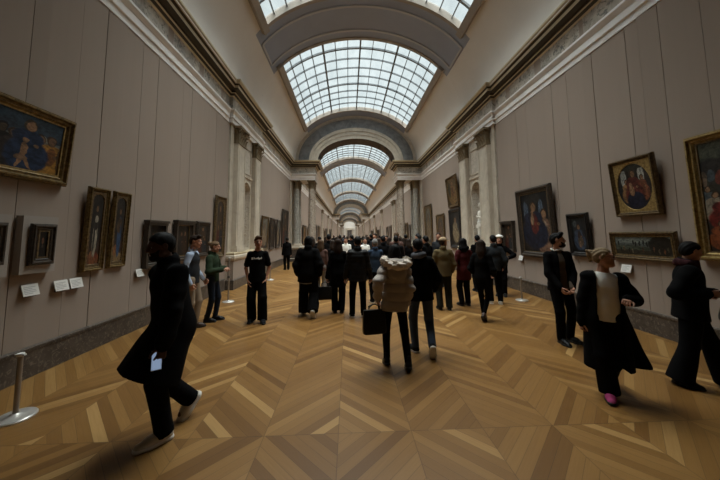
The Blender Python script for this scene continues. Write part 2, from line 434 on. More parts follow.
# ------------------------------------------------------------------ arches on columns
def ring(mb, a0, b0, z0, a1, b1, z1, y, n=48, mi=0, cx=XC, back=False):
    vs = []; fs = []
    for i in range(n+1):
        a = PI*i/n
        vs += [(cx+a0*math.cos(a), y, z0+b0*math.sin(a)), (cx+a1*math.cos(a), y, z1+b1*math.sin(a))]
    for i in range(n): fs.append((2*i,2*i+1,2*i+3,2*i+2) if not back else (2*i+2,2*i+3,2*i+1,2*i))
    mb.add(vs, fs, mi)
def tunnel(mb, a0, b0, z0, ya, yb, n=48, mi=0):
    vs = []; fs = []
    for i in range(n+1):
        a = PI*i/n; x, z = XC+a0*math.cos(a), z0+b0*math.sin(a); vs += [(x,ya,z),(x,yb,z)]
    for i in range(n): fs.append((2*i,2*i+2,2*i+3,2*i+1))
    mb.add(vs, fs, mi)
BX = 1.70                                         # how far the entablature blocks reach from the wall
for ai, (ya, yb) in enumerate(ARCH):
    IA, IB, IZ = 2.74, 1.66, 6.98
    b = MB()
    ring(b, VA+.05, VB+.05, ZS, 4.14, 3.13, 7.03, ya, mi=0); ring(b, 4.14, 3.13, 7.03, 4.10, 3.09, 7.03, ya+.06, mi=0)
    ring(b, 4.10, 3.09, 7.03, 3.34, 2.40, 7.0, ya+.06, mi=1)
    ring(b, 3.34, 2.40, 7.0, 3.30, 2.36, 7.0, ya-.10, mi=0); ring(b, 3.30, 2.36, 7.0, 3.14, 2.16, 7.0, ya-.10, mi=0)
    tunnel(b, 3.14, 2.16, 7.0, ya-.10, ya-.04, mi=0)
    ring(b, 3.14, 2.16, 7.0, 2.94, 1.92, 6.99, ya-.04, mi=0); tunnel(b, 2.94, 1.92, 6.99, ya-.04, ya+.01, mi=0)
    ring(b, 2.94, 1.92, 6.99, IA, IB, IZ, ya+.01, mi=0)
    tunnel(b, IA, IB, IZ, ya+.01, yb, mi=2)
    ring(b, VA+.05, VB+.05, ZS, IA, IB, IZ, yb, mi=0, back=True)
    for k in range(15):                            # ribs under the soffit
        a = PI*(k+.5)/15
        p = Vector((XC+(IA-.03)*math.cos(a), 0, IZ+(IB-.03)*math.sin(a)))
        b.bar((p.x, ya+.15, p.z), (p.x, yb-.15, p.z), .08, .05, (math.cos(a),0,math.sin(a)), 2)
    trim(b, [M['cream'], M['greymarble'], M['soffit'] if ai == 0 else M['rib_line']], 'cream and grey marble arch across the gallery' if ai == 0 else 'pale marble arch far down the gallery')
    b = MB()
    for s, xw in ((1, XL), (-1, XR)):
        x = sorted((xw-s*.3, xw+s*BX)); r = (x[0], x[1], ya+.02, yb-.02)
        b.loops(r, ENT_A, 0); b.loops(r, ENT_F, 1); b.loops(r, ENT_C, mids=[3 if c else 2 for c in CM])
    trim(b, [M['white'], M['frieze'], M['cornice'], M['gilt_line']], 'marble entablature blocks carrying the arch' if ai == 0 else 'entablature blocks of a far arch')
    b = MB()
    for s, xw in ((1, XL), (-1, XR)):
        x = sorted((xw-s*.1, xw+s*(BX+.12)))
        b.loops((x[0], x[1], ya-.12, yb+.12), [(.03,0),(.03,.2),(0,.23),(0,.82),(.04,.86),(.07,.92),(.07,.98),(0,1.0)], mids=[1,0,1,0,0,0,0])
        x = sorted((xw-s*.1, xw+s*.10))            # responds on the wall
        b.loops((x[0], x[1], ya+.03, ya+.50), [(0,1.0),(0,ZA)]); b.loops((x[0], x[1], yb-.50, yb-.03), [(0,1.0),(0,ZA)])
    trim(b, [M['cream'], M['baseboard']], 'cream stone pedestals and wall strips under the arch' if ai == 0 else 'pedestals of a far arch')

def leaf(mb, cx, cy, z, ang, r, h, w, out, mi=0):
    """one acanthus leaf curling outwards"""
    pts = []
    for i in range(5):
        u = i/4; rr = r + out*(u**2.2); zz = z + h*(u if u < .85 else .85 - (u-.85)*.5); ww = w*(1-.55*u)
        pts.append((rr, zz, ww))
    ca, sa = math.cos(ang), math.sin(ang); vs = []
    for rr, zz, ww in pts:
        for sgn in (-1, 0, 1):
            q = rr + (.012 if sgn == 0 else 0)
            vs.append((cx + q*ca - sgn*ww/2*sa, cy + q*sa + sgn*ww/2*ca, zz))
    fs = []
    for i in range(4):
        for k in range(2): fs.append((i*3+k, i*3+k+1, i*3+4+k, i*3+3+k))
    mb.add(vs, fs, mi)
def column(x, y, r, z0, z1, shaft_mat, label, group, detail=True):
    t = empty('marble_column', (x, y, z0)); tag(t, label, 'column', group)
    H = z1 - z0; hb = .22; hc = .58
    b = MB(); b.box(-r*1.4, r*1.4, -r*1.4, r*1.4, 0, .08)
    b.lathe([(r*1.36,.08),(r*1.4,.11),(r*1.36,.14),(r*1.15,.15),(r*1.12,.17),(r*1.22,.19),(r*1.18,.215),(r,.22)], n=24)
    b.build('base', M['cream'], t, smooth=False)
    b = MB(); b.lathe([(r*(1-.14*(u**1.8)), hb + (H-hb-hc)*u) for u in [k/8 for k in range(9)]], n=28)
    smooth_by_angle(b.build('shaft', shaft_mat, t))
    b = MB(); rt = r*.86; zc = H-hc
    b.lathe([(rt*1.08,zc),(rt*1.12,zc+.03),(rt,zc+.05),(rt*1.02,zc+.3),(rt*1.35,zc+.5),(rt*1.4,zc+.51)], n=20)
    b.loops((-r*1.2,r*1.2,-r*1.2,r*1.2), [(0,zc+.5),(.03,zc+.53),(.03,zc+hc)])
    if detail:
        for k in range(8): leaf(b, 0, 0, zc+.05, 2*PI*k/8, rt*1.03, .22, .15, .07)
        for k in range(8): leaf(b, 0, 0, zc+.17, 2*PI*(k+.5)/8, rt*1.05, .24, .15, .09)
        for k in range(4): leaf(b, 0, 0, zc+.30, PI/4+2*PI*k/4, rt*1.2, .22, .12, .15)
    b.build('capital', M['capital'], t)
    return t
for s, sd, xw in ((1, 'left', XL), (-1, 'right', XR)):
    for yy, nm in ((ARCH[0][0]+.30, 'near'), (ARCH[0][1]-.30, 'far')):
        column(xw+s*(BX-.24), yy, .215, 1.0, ZA, M['breccia'],
               'pale mottled marble column carrying the inner edge of the first arch, %s side, %s one' % (sd, 'front' if nm == 'near' else 'rear'), 'columns of the first arch')
        column(xw+s*.42, yy, .20, 1.0, ZA, M['darkcol'],
               'green-grey marble column close to the %s wall under the first arch, %s one' % (sd, 'front' if nm == 'near' else 'rear'), 'columns of the first arch')
for ai in (1, 2, 3):
    for s, xw in ((1, XL), (-1, XR)):
        column(xw+s*(BX-.24), ARCH[ai][0]+.7, .22, 1.0, ZA, M['breccia'], 'column of an arch far down the gallery', 'columns of the far arches', False)

# ------------------------------------------------------------------ stone bays with pilasters and niches
NC = 11.33; NR = .43; NZ = 3.42; NB0 = 1.30                    # niche centre, radius, springing, sill
def bay(side):
    s = 1 if side == 'left' else -1; xw = XL if side == 'left' else XR
    X = lambda d: xw + s*d
    b = MB(); flip = s < 0
    def q(vs, mi=0):
        b.add(vs, [(0,1,2,3) if not flip else (3,2,1,0)], mi)
    d = .06
    y0, y1 = BAY; a0, a1 = NC-NR, NC+NR
    def face(ya, yb, za, zb, mi=0, dd=d): q([(X(dd),ya,za),(X(dd),yb,za),(X(dd),yb,zb),(X(dd),ya,zb)], mi)
    face(y0, a0, 0, ZA, 0); face(a1, y1, 0, ZA, 0); face(a0, a1, 0, NB0, 0)
    n = 16
    for i in range(n):                                         # spandrel above the niche
        t0, t1 = PI-PI*i/n, PI-PI*(i+1)/n
        ya, yb = NC+NR*math.cos(t0), NC+NR*math.cos(t1)
        q([(X(d),ya,NZ+NR*math.sin(t0)),(X(d),yb,NZ+NR*math.sin(t1)),(X(d),yb,ZA),(X(d),ya,ZA)], 1)
    for i in range(n):                                         # curved back of the niche
        t0, t1 = PI-PI*i/n, PI-PI*(i+1)/n
        P = lambda t: (NC+NR*math.cos(t), -NR*math.sin(t))
        (ya, da), (yb, db) = P(t0), P(t1)
        q([(X(d+da),ya,NB0),(X(d+db),yb,NB0),(X(d+db),yb,NZ),(X(d+da),ya,NZ)], 1)
        for j in range(6):                                     # quarter dome
            f0, f1 = PI/2*j/6, PI/2*(j+1)/6
            D = lambda t, f: (X(d - NR*math.sin(t)*math.cos(f)), NC+NR*math.cos(t)*math.cos(f), NZ+NR*math.sin(f))
            q([D(t0,f0), D(t1,f0), D(t1,f1), D(t0,f1)], 1)
        b.add([(X(d),NC,NB0),(X(d+da),ya,NB0),(X(d+db),yb,NB0)], [(0,1,2) if not flip else (2,1,0)], 0)
    for yy in (y0, y1):                                        # side returns
        x = sorted((X(-.3), X(d))); b.box(x[0], x[1], yy-.001, yy+.001, 0, ZA)
    # panel mouldings above the niche and archivolt round it
    def rectmould(ya, yb, za, zb, w=.06, h=.03):
        for (p, r, e, f_) in ((ya,yb,za,za+w),(ya,yb,zb-w,zb),(ya,ya+w,za,zb),(yb-w,yb,za,zb)):
            x = sorted((X(d), X(d+h))); b.box(x[0], x[1], p, r, e, f_, 0)
    rectmould(NC-.46, NC+.46, 4.18, 5.25)
    x = sorted((X(d), X(d+.05))); b.box(x[0], x[1], NC-.55, NC+.55, 4.02, 4.10, 0)
    for i in range(n):
        t0, t1 = PI*i/n, PI*(i+1)/n
        vs = []
        for t in (t0, t1):
            for rr, dd in ((NR, d), (NR, d+.03), (NR+.07, d+.03), (NR+.07, d)):
                vs.append((X(dd), NC+rr*math.cos(t), NZ+rr*math.sin(t)))
        b.add(vs, [(k, 4+k, 4+(k+1) % 4, (k+1) % 4) for k in range(4)], 0)
    trim(b, [M['cream'], M['creampanel']], 'cream marble bay with an arched niche in the %s wall' % side)
    # pedestal course
    b = MB(); x = sorted((X(-.1), X(.26)))
    b.loops((x[0], x[1], BAY[0]+.0, BAY[1]-.0), [(.03,0),(.03,.30),(0,.33),(0,.92),(.02,.95),(.05,1.02),(.05,1.10),(.02,1.13),(.03,1.18),(0,1.22)], mids=[1,1,2,2,0,0,0,3,3])
    trim(b, [M['cream'], M['baseboard'], M['wall'], M['gilt_line']], 'moulded pedestal course under the niche of the %s wall' % side)
    # pilasters
    for (pa, pb, nm) in ((10.02, 10.74, 'nearer'), (11.92, 12.64, 'farther')):
        t = empty('marble_pilaster', (X(d), (pa+pb)/2, 1.22))
        tag(t, 'cream marble pilaster with gilded leaf capital beside the %s niche, the %s of the two' % (side, nm), 'pilaster', 'pilasters of the niche bays')
        hw = (pb-pa)/2
        def bx(mb, e, z0, z1, dep, mi=0):
            x = sorted((0, s*dep)); mb.loops((x[0], x[1], -hw-e, hw+e), [(0,z0),(0,z1)], mi)
        H = ZA-1.22
        m = MB(); bx(m, .04, 0, .12, .22); bx(m, .02, .12, .2, .20); m.build('base', M['cream'], t)
        m = MB(); bx(m, 0, .2, H-.62, .16)
        m.box(s*.16, s*.175, -hw+.08, -hw+.11, .35, H-.75); m.box(s*.16, s*.175, hw-.11, hw-.08, .35, H-.75)
        m.build('shaft', M['cream'], t)
        m = MB(); bx(m, .02, H-.62, H-.58, .19); bx(m, 0, H-.58, H-.08, .18); bx(m, .07, H-.08, H, .27)
        for row, (zz, ou, cnt, off) in enumerate(((H-.58, .07, 4, .5), (H-.44, .09, 3, 1), (H-.30, .13, 2, .5))):
            for k in range(cnt):
                yy = -hw + 2*hw*(k+off)/(cnt if off == .5 else cnt+1)
                vs = []; fs = []
                for i in range(5):
                    u = i/4
                    for sg in (-1, 0, 1):
                        vs.append((s*(.18+ou*u**2+(.012 if sg == 0 else 0)), yy+sg*.085*(1-.5*u), zz+.24*(u if u < .9 else .86)))
                for i in range(4):
                    for kk in range(2): fs.append((i*3+kk, i*3+kk+1, i*3+4+kk, i*3+3+kk))
                m.add(vs, fs)
        for sg in (-1, 1):                                      # corner volutes
            m.tube([(s*(.2+.06*math.cos(a)), sg*(hw-.0+.05*math.cos(a)), H-.17+.06*math.sin(a)) for a in [k*.5 for k in range(13)]], .022, 6)
            for j in range(3): leaf(m, s*.09, sg*hw*.98, H-.58+.14*j, sg*PI/2, .02, .22, .12, .06+.02*j)
        m.build('capital', M['capital'], t)
bay('left'); bay('right')

# flat pilasters on the walls beyond the first arch
def far_pilaster(side, y):
    s = 1 if side == 'left' else -1; xw = XL if side == 'left' else XR
    t = empty('marble_pilaster', (xw, y, 0)); tag(t, 'flat cream pilaster on the %s wall beyond the first arch' % side, 'pilaster', 'pilasters beyond the first arch on the '+side)
    def lp(mb, hw, dep, z0, z1):
        x = sorted((s*.02, s*dep)); mb.loops((x[0], x[1], -hw, hw), [(0,z0),(0,z1)])
    m = MB(); lp(m, .42, .22, 0, .9); lp(m, .46, .26, .9, 1.05); m.build('base', M['cream'], t)
    m = MB(); lp(m, .34, .14, 1.05, ZA-.5); m.build('shaft', M['creampanel'], t)
    m = MB(); lp(m, .36, .17, ZA-.5, ZA-.44); lp(m, .38, .20, ZA-.44, ZA-.1); lp(m, .46, .28, ZA-.1, ZA); m.build('capital', M['capital'], t)
for y in (31.9, 33.3, 43.7, 45.1, 56.5, 57.9):
    for sd in ('left', 'right'): far_pilaster(sd, y)
# ------------------------------------------------------------------ pictures
def gilt(name, a, b, rough=.45, metal=.55):
    t = NT(name); co = t.coord(); n = t.noise(co, 26, 5, .6)
    col = t.mix(t.ramp(n, [(.35, (0,0,0,1)), (.65, (1,1,1,1))]), a, b)
    return t.pbr(col, rough, metal, .5, t.bump(n, .5, .008))
M['gilt'] = gilt('aged_gilt_frame', (.105,.068,.026,1), (.27,.18,.07,1))
M['giltbright'] = gilt('bright_gilt_frame', (.22,.145,.05,1), (.44,.31,.12,1))
M['giltdark'] = gilt('dark_gilt_frame', (.075,.048,.024,1), (.19,.125,.055,1), .5, .4)
M['walnut'] = gilt('dark_walnut_frame', (.028,.02,.015,1), (.062,.044,.03,1), .45, .0)
M['ebony'] = gilt('black_frame', (.012,.011,.011,1), (.03,.026,.024,1), .4, 0)
M['mount'] = plain('taupe_mount_box', (.33,.285,.25), .8, 0, .2, .06, 3)
def pic_mat(name, top, bottom, blobs, wob=.05, mottle=.55, mscale=7, gloss=.45):
    dim = lambda c: tuple(x*.66 for x in c[:3]) + (1,)
    top, bottom = dim(top), dim(bottom); blobs = [tuple(b[:4]) + (dim(b[4]),) + tuple(b[5:]) for b in blobs]
    """a painted picture: a ground running from top to bottom colour and soft-edged patches (u, v, ru, rv, colour[, tilt])"""
    t = NT(name); uv = t.coord('UV')
    nv = t.n('TexNoise'); nv.inputs['Scale'].default_value = 9; nv.inputs['Detail'].default_value = 3; t.l(uv, nv.inputs['Vector'])
    off = t.n('VectorMath', operation='SUBTRACT'); t.l(nv.outputs['Color'], off.inputs[0]); off.inputs[1].default_value = (.5,.5,.5)
    scl = t.n('VectorMath', operation='SCALE'); t.l(off.outputs[0], scl.inputs[0]); scl.inputs['Scale'].default_value = wob*2
    add = t.n('VectorMath', operation='ADD'); t.l(uv, add.inputs[0]); t.l(scl.outputs[0], add.inputs[1])
    P = add.outputs[0]
    sp = t.n('SeparateXYZ'); t.l(P, sp.inputs[0])
    col = t.mix(sp.outputs[1], bottom, top)
    for bl in blobs:
        u, v, ru, rv, c = bl[:5]; tilt = bl[5] if len(bl) > 5 else 0
        mp = t.n('Mapping', vector_type='TEXTURE'); mp.inputs['Location'].default_value = (u, v, 0)
        mp.inputs['Scale'].default_value = (ru, rv, 1); mp.inputs['Rotation'].default_value = (0, 0, tilt)
        t.l(P, mp.inputs['Vector'])
        s2 = t.n('SeparateXYZ'); t.l(mp.outputs[0], s2.inputs[0])
        d = t.math('SQRT', t.math('ADD', t.math('MULTIPLY', s2.outputs[0], s2.outputs[0]), t.math('MULTIPLY', s2.outputs[1], s2.outputs[1])))
        m = t.n('MapRange'); m.interpolation_type = 'SMOOTHSTEP'; m.inputs[1].default_value = 1.08; m.inputs[2].default_value = .9
        t.l(d, m.inputs[0]); col = t.mix(m.outputs[0], col, c)
    n2 = t.noise(uv, mscale*2, 7, .7, .8); n3 = t.noise(uv, mscale*.8, 3, .6, 1.2)
    col = t.mix(min(1, mottle*1.5), col, t.ramp(n2, [(.36, (.22,.21,.20,1)), (.62, (1.3,1.25,1.15,1))]), 'MULTIPLY')
    col = t.mix(mottle, col, t.ramp(n3, [(.38, (.3,.28,.27,1)), (.58, (1,1,1,1))]), 'MULTIPLY')
    return t.pbr(col, gloss, 0, .3)
SKIN = (.40,.23,.13,1); BLUE = (.025,.05,.12,1); RED = (.28,.035,.02,1); GOLD = (.42,.24,.05,1); WHT = (.6,.56,.48,1)
DK = (.015,.013,.012,1); GRN = (.05,.07,.03,1); BRN = (.09,.05,.025,1); SKYB = (.12,.2,.28,1)
P_ = {}
def robed(u, v, h, robe, head=SKIN, hair=BRN, w=.34, under=None, tilt=0.0, asp=1.0):
    """a generic robed figure: foot at (u, v), height h in picture heights; asp = picture width over height"""
    k = h/asp
    L = [(u, v+h*.30, k*w, h*.34, robe, tilt), (u-k*.02, v+h*.62, k*w*.72, h*.17, robe, tilt)]
    if under: L += [(u+k*.02, v+h*.5, k*w*.30, h*.22, under, tilt)]
    L += [(u, v+h*.87, k*.105, h*.115, hair), (u+k*.012, v+h*.855, k*.075, h*.09, head)]
    L += [(u+k*w*.35, v+h*.50, k*.05, h*.035, head)]
    return L
P_['group'] = pic_mat('picture_robed_group', (.055,.105,.17,1), (.03,.022,.018,1),
    [(.7,.50,.9,.10,(.22,.25,.25,1)), (.80,.55,.05,.14,(.34,.34,.30,1)), (.5,.08,.9,.14,(.05,.035,.025,1))] + robed(.30,.0,.80,DK,asp=1.65) + robed(.44,.0,.74,DK,asp=1.65,hair=DK,head=(.12,.08,.05,1)) + robed(.535,-.05,.74,(.05,.035,.03,1),asp=1.65,head=(.30,.19,.12,1))
    + robed(.775,-.02,.74,(.025,.04,.07,1),asp=1.65,w=.26,head=(.3,.18,.11,1)) + robed(.885,-.06,.80,(.50,.25,.045,1),asp=1.65,w=.38,head=(.26,.15,.09,1),under=(.28,.11,.03,1)) + robed(.67,.0,.92,BLUE,asp=1.65,w=.36,hair=(.10,.07,.04,1))
    + [(.635,.36,.035,.13,SKIN), (.645,.53,.026,.05,SKIN), (.675,.15,.018,.13,SKIN,.3), (.615,.16,.018,.13,SKIN,-.2), (.62,.22,.06,.05,(.30,.18,.11,1)), (.98,.30,.02,.3,(.10,.05,.02,1))], .026, .5)
P_['portrait'] = pic_mat('picture_small_dark_portrait', (.012,.011,.011,1), (.01,.009,.009,1), [(.5,.2,.36,.34,(.022,.019,.018,1)), (.5,.66,.17,.16,DK), (.5,.62,.11,.12,(.34,.17,.11,1)), (.5,.42,.08,.06,(.12,.09,.08,1))], .02)
P_['saintw'] = pic_mat('picture_arched_figure_white', (.05,.045,.04,1), (.10,.05,.03,1), [(.5,.60,.46,.40,(.035,.03,.028,1)), (.5,.08,.6,.08,(.30,.11,.05,1)), (.3,.14,.12,.05,(.45,.2,.1,1)), (.72,.13,.14,.05,(.22,.05,.03,1)), (.5,.40,.20,.30,(.55,.50,.40,1)), (.42,.40,.07,.26,(.05,.045,.04,1)), (.5,.60,.26,.12,(.06,.05,.045,1)), (.52,.64,.14,.05,(.6,.56,.48,1)), (.5,.79,.12,.055,BRN), (.5,.78,.09,.045,SKIN)], .02)
P_['saintb'] = pic_mat('picture_arched_figure_blue', (.06,.055,.05,1), (.12,.06,.035,1), [(.5,.60,.46,.40,(.04,.034,.03,1)), (.5,.07,.6,.07,(.38,.25,.12,1)), (.25,.17,.16,.09,(.50,.22,.10,1)), (.56,.38,.22,.32,(.09,.15,.28,1)), (.5,.56,.26,.12,(.13,.08,.05,1)), (.64,.34,.05,.26,(.05,.09,.18,1)), (.5,.78,.13,.06,(.05,.03,.02,1)), (.51,.77,.09,.045,SKIN)], .02)
P_['dark'] = pic_mat('picture_dim_panel', (.04,.032,.026,1), (.022,.018,.015,1), [(.5,.6,.34,.26,(.06,.045,.028,1))] + robed(.35,.1,.7,(.03,.026,.026,1)) + robed(.64,.08,.74,(.055,.03,.02,1)), .03)
P_['darkred'] = pic_mat('picture_brown_altarpiece', (.055,.042,.033,1), (.03,.022,.018,1), robed(.5,.22,.72,(.08,.05,.03,1),asp=.6) + robed(.28,.05,.5,(.11,.028,.018,1),asp=.6) + robed(.72,.05,.5,(.03,.04,.055,1),asp=.6), .03)
P_['pale'] = pic_mat('picture_pale_figures', (.26,.25,.22,1), (.07,.055,.04,1), robed(.32,.04,.62,(.12,.055,.04,1),asp=.55) + robed(.70,.04,.6,(.06,.065,.08,1),asp=.55) + robed(.5,.1,.74,(.36,.27,.18,1),asp=.55), .03)
P_['madonna'] = pic_mat('picture_dark_enthroned_figure', (.015,.016,.02,1), (.012,.011,.011,1), [(.20,.66,.09,.24,(.13,.18,.26,1)), (.74,.68,.08,.2,(.12,.17,.25,1)), (.46,.9,.3,.1,(.03,.028,.026,1))] + robed(.22,.05,.62,(.05,.035,.03,1),asp=.72,head=(.3,.18,.12,1))
    + robed(.80,.0,.72,(.30,.17,.12,1),asp=.72,under=(.42,.30,.22,1)) + robed(.46,.08,.78,(.022,.028,.06,1),asp=.72,under=(.16,.03,.025,1),w=.42) + [(.41,.55,.06,.10,(.42,.27,.17,1)), (.42,.66,.045,.04,SKIN)], .02)
P_['kneel'] = pic_mat('picture_dark_seated_figure', (.035,.037,.04,1), (.012,.012,.012,1), [(.25,.82,.14,.10,(.12,.14,.15,1)), (.5,.66,.2,.2,(.03,.04,.055,1))] + robed(.48,.08,.74,(.07,.10,.17,1),asp=.6,under=(.05,.03,.02,1)) + [(.55,.30,.2,.13,(.13,.09,.06,1)), (.5,.22,.10,.10,(.30,.20,.14,1))], .03)
P_['tondo'] = pic_mat('picture_round_group', (.06,.045,.035,1), (.02,.02,.03,1), [(.22,.70,.09,.22,(.50,.53,.52,1)), (.74,.74,.09,.20,(.56,.58,.56,1)), (.36,.7,.03,.25,DK), (.62,.72,.03,.25,DK), (.48,.95,.4,.1,(.04,.04,.03,1))] + robed(.28,.18,.52,(.40,.22,.10,1),w=.32) + robed(.74,.2,.55,(.28,.10,.05,1),w=.34)
    + robed(.49,.1,.78,(.16,.035,.025,1),w=.36) + [(.5,.22,.26,.17,(.018,.022,.05,1)), (.42,.42,.07,.12,SKIN), (.40,.55,.045,.05,SKIN)], .02)
P_['land'] = pic_mat('picture_wide_landscape', (.25,.31,.32,1), (.07,.06,.04,1), [(.3,.74,.4,.12,(.34,.39,.38,1)), (.2,.42,.35,.10,(.13,.16,.12,1)), (.45,.36,.2,.10,(.10,.12,.09,1)), (.3,.14,.6,.16,(.06,.052,.035,1)), (.82,.5,.2,.5,(.03,.027,.022,1))]
    + [(x_, .62+.05*math.sin(k_*2.1), .016, .13, (.02,.022,.02,1)) for k_, x_ in enumerate((.08,.36,.40,.47,.54,.60,.64))] + [(x_, .30+.06*math.sin(k_*1.7), .014, .13, c_) for k_, (x_, c_) in enumerate(((.12,DK),(.18,(.2,.12,.07,1)),(.27,DK),(.33,(.26,.22,.16,1)),(.52,(.12,.05,.03,1)),(.7,(.25,.12,.07,1)),(.78,(.2,.15,.1,1)),(.86,(.26,.10,.05,1)),(.92,(.12,.10,.07,1))))], .02, .55, 9)
P_['battle'] = pic_mat('picture_crowded_scene', (.075,.08,.06,1), (.03,.022,.02,1), [(.5,.93,.6,.12,(.11,.12,.09,1)), (.45,.76,.6,.08,(.04,.036,.034,1)), (.03,.66,.03,.07,(.20,.14,.10,1)), (.09,.68,.028,.06,(.10,.13,.16,1)), (.15,.66,.03,.07,(.24,.06,.04,1)), (.21,.68,.03,.06,(.26,.20,.14,1)), (.33,.64,.08,.08,(.14,.10,.08,1)), (.6,.62,.16,.1,(.16,.09,.06,1))]
    + robed(.045,.36,.24,(.14,.18,.21,1),asp=.9,w=.4) + robed(.10,.28,.27,(.44,.38,.30,1),asp=.9,w=.36) + robed(.17,.20,.32,(.25,.025,.018,1),asp=.9,w=.4) + robed(.12,.03,.26,(.40,.11,.035,1),asp=.9,w=.4)
    + robed(.33,.1,.4,(.22,.14,.08,1),asp=.9) + robed(.62,.08,.42,(.30,.05,.03,1),asp=.9), .022, .55, 9)
P_['warm'] = pic_mat('picture_warm_standing_figure', (.20,.13,.05,1), (.07,.04,.02,1), robed(.5,.05,.88,(.34,.2,.08,1),asp=.65,w=.36,under=(.2,.08,.03,1)) + [(.2,.6,.14,.3,(.07,.06,.03,1))], .03)
P_['whitefig'] = pic_mat('picture_dark_with_pale_figure', (.03,.032,.036,1), (.016,.015,.015,1), [(.75,.55,.14,.2,(.05,.06,.075,1))] + robed(.5,.1,.76,(.40,.32,.21,1),asp=.55,w=.26), .03)
P_['robes'] = pic_mat('picture_group_in_red_robes', (.14,.12,.10,1), (.05,.032,.025,1), robed(.32,.06,.62,(.18,.06,.04,1),asp=.62) + robed(.70,.06,.6,(.06,.06,.075,1),asp=.62) + robed(.5,.16,.7,(.2,.13,.09,1),asp=.62), .03)

def framed(side, ya, yb, za, zb, lean, label, pic, fmat, fw=.10, dep=.07, slip=None, group=None, shape='rect', cat='painting', xoff=0.0, hood=False, pf=.98):
    """a picture on a long wall: outer frame from ya..yb along the wall and za..zb in height, its head leaning out by lean"""
    ya, yb, za, zb = ya*pf, yb*pf, 1.75+(za-1.75)*pf, 1.75+(zb-1.75)*pf
    W = yb - ya; H = zb - za; s = 1 if side == 'left' else -1
    x = (XL + .014 + xoff) if s > 0 else (XR - .014 - xoff)
    t = empty('painting', (x, (ya+yb)/2, za), (math.atan2(lean, H), 0, PI/2 if s > 0 else -PI/2))
    tag(t, label, cat, group)
    # local axes: x along the wall, -y out of the wall, z up
    b = MB()
    prof = [(0,0),(0,.55),(.08,.75),(.16,.72),(.26,1.0),(.42,1.0),(.55,.62),(.72,.58),(.80,.70),(.90,.55),(1.0,.40)]
    vs = []; fs = []
    for u, d in prof:
        i = u*fw; y = -d*dep - .002
        vs += [(-W/2+i,y,i),(W/2-i,y,i),(W/2-i,y,H-i),(-W/2+i,y,H-i)]
    n = len(prof)
    for i in range(n-1):
        for k in range(4):
            k2 = (k+1) % 4; fs.append((i*4+k, i*4+k2, (i+1)*4+k2, (i+1)*4+k))
    fs.append((0,3,2,1))
    b.add(vs, fs)
    if hood:                                               # tabernacle frame: cornice, base and side pilasters
        b.box(-W/2-.04, W/2+.04, -dep-.05, 0, H-.05, H); b.box(-W/2-.02, W/2+.02, -dep-.03, 0, H-.10, H-.05)
        b.box(-W/2-.02, W/2+.02, -dep-.03, 0, 0, .05)
        for sx in (-1, 1): b.box(sx*(W/2-.015)-.03, sx*(W/2-.015)+.03, -dep-.02, 0, .05, H-.10)
    b.build('frame', fmat, t)
    iw, ih = W - 2*fw, H - 2*fw
    c = MB(); yc = -.35*dep
    if shape == 'rect':
        c.add([(-iw/2,yc,fw),(iw/2,yc,fw),(iw/2,yc,H-fw),(-iw/2,yc,H-fw)], [(0,1,2,3)], 0, [(0,0),(1,0),(1,1),(0,1)])
    else:
        # gilded spandrels with a round or arched opening
        n = 40; pts = []
        if shape == 'round':
            rx, rz = iw/2*.93, ih/2*.93
            for k in range(n): a = 2*PI*k/n; pts.append((rx*math.cos(a), H/2 + rz*math.sin(a)))
        else:
            rx = iw/2*.82; z0 = fw + .03*ih; zt = H - fw - .03*ih - rx
            for k in range(21): a = PI*k/20; pts.append((rx*math.cos(a), zt + rx*math.sin(a)))
            pts += [(-rx, zt - (zt-z0)*k/8) for k in range(1, 9)] + [(-rx + 2*rx*k/4, z0) for k in range(1, 4)] + [(rx, z0 + (zt-z0)*k/8) for k in range(8)]
        def edge(p):
            cx, cz = 0, H/2; dx, dz = p[0]-cx, p[1]-cz
            k = min((iw/2)/max(abs(dx), 1e-6), (ih/2)/max(abs(dz), 1e-6)); return (cx+dx*k, cz+dz*k)
        m = len(pts); g = MB(); vs = []; yf = yc - .012
        for p in pts: e = edge(p); vs += [(p[0]*.985,yc-.001,H/2+(p[1]-H/2)*.985),(p[0],yf,p[1]),(e[0],yf,e[1])]
        fs = []
        for k in range(m):
            k2 = (k+1) % m
            fs += [(3*k,3*k2,3*k2+1,3*k+1),(3*k+1,3*k2+1,3*k2+2,3*k+2)]
        for sx in (-1, 1):
            for sz in (-1, 1):
                cxx, czz = sx*iw/2, H/2 + sz*ih/2; b0 = len(vs); vs.append((cxx, yf, czz))
                cand = [k for k in range(m) if (sx*pts[k][0] > 0 or abs(pts[k][0]) < 1e-6)]
                e_pts = [k for k in range(m) if sx*vs[3*k+2][0] > 0 and sz*(vs[3*k+2][2]-H/2) > 0]
                top = [k for k in e_pts if abs(abs(vs[3*k+2][2]-H/2) - ih/2) < 1e-4]; sd = [k for k in e_pts if abs(abs(vs[3*k+2][0]) - iw/2) < 1e-4]
                if top and sd:
                    kt = max(top, key=lambda k: sx*vs[3*k+2][0]); ks = max(sd, key=lambda k: sz*(vs[3*k+2][2]-H/2))
                    if kt != ks: fs.append((3*kt+2, b0, 3*ks+2) if sx*sz < 0 else (3*ks+2, b0, 3*kt+2))
        g.add(vs, fs); g.build('spandrel', slip or fmat, t); slip = None
        cx = [p[0] for p in pts]; cz = [p[1] for p in pts]
        u = lambda p: ((p[0]-min(cx))/(max(cx)-min(cx)), (p[1]-min(cz))/(max(cz)-min(cz)))
        c.add([(0,yc,H/2)] + [(p[0],yc,p[1]) for p in pts], [(0,1+k,1+(k+1) % m) for k in range(m)], 0, [u((0,H/2))] + [u(p) for p in pts])
    c.build('canvas', P_[pic], t, uv=True)
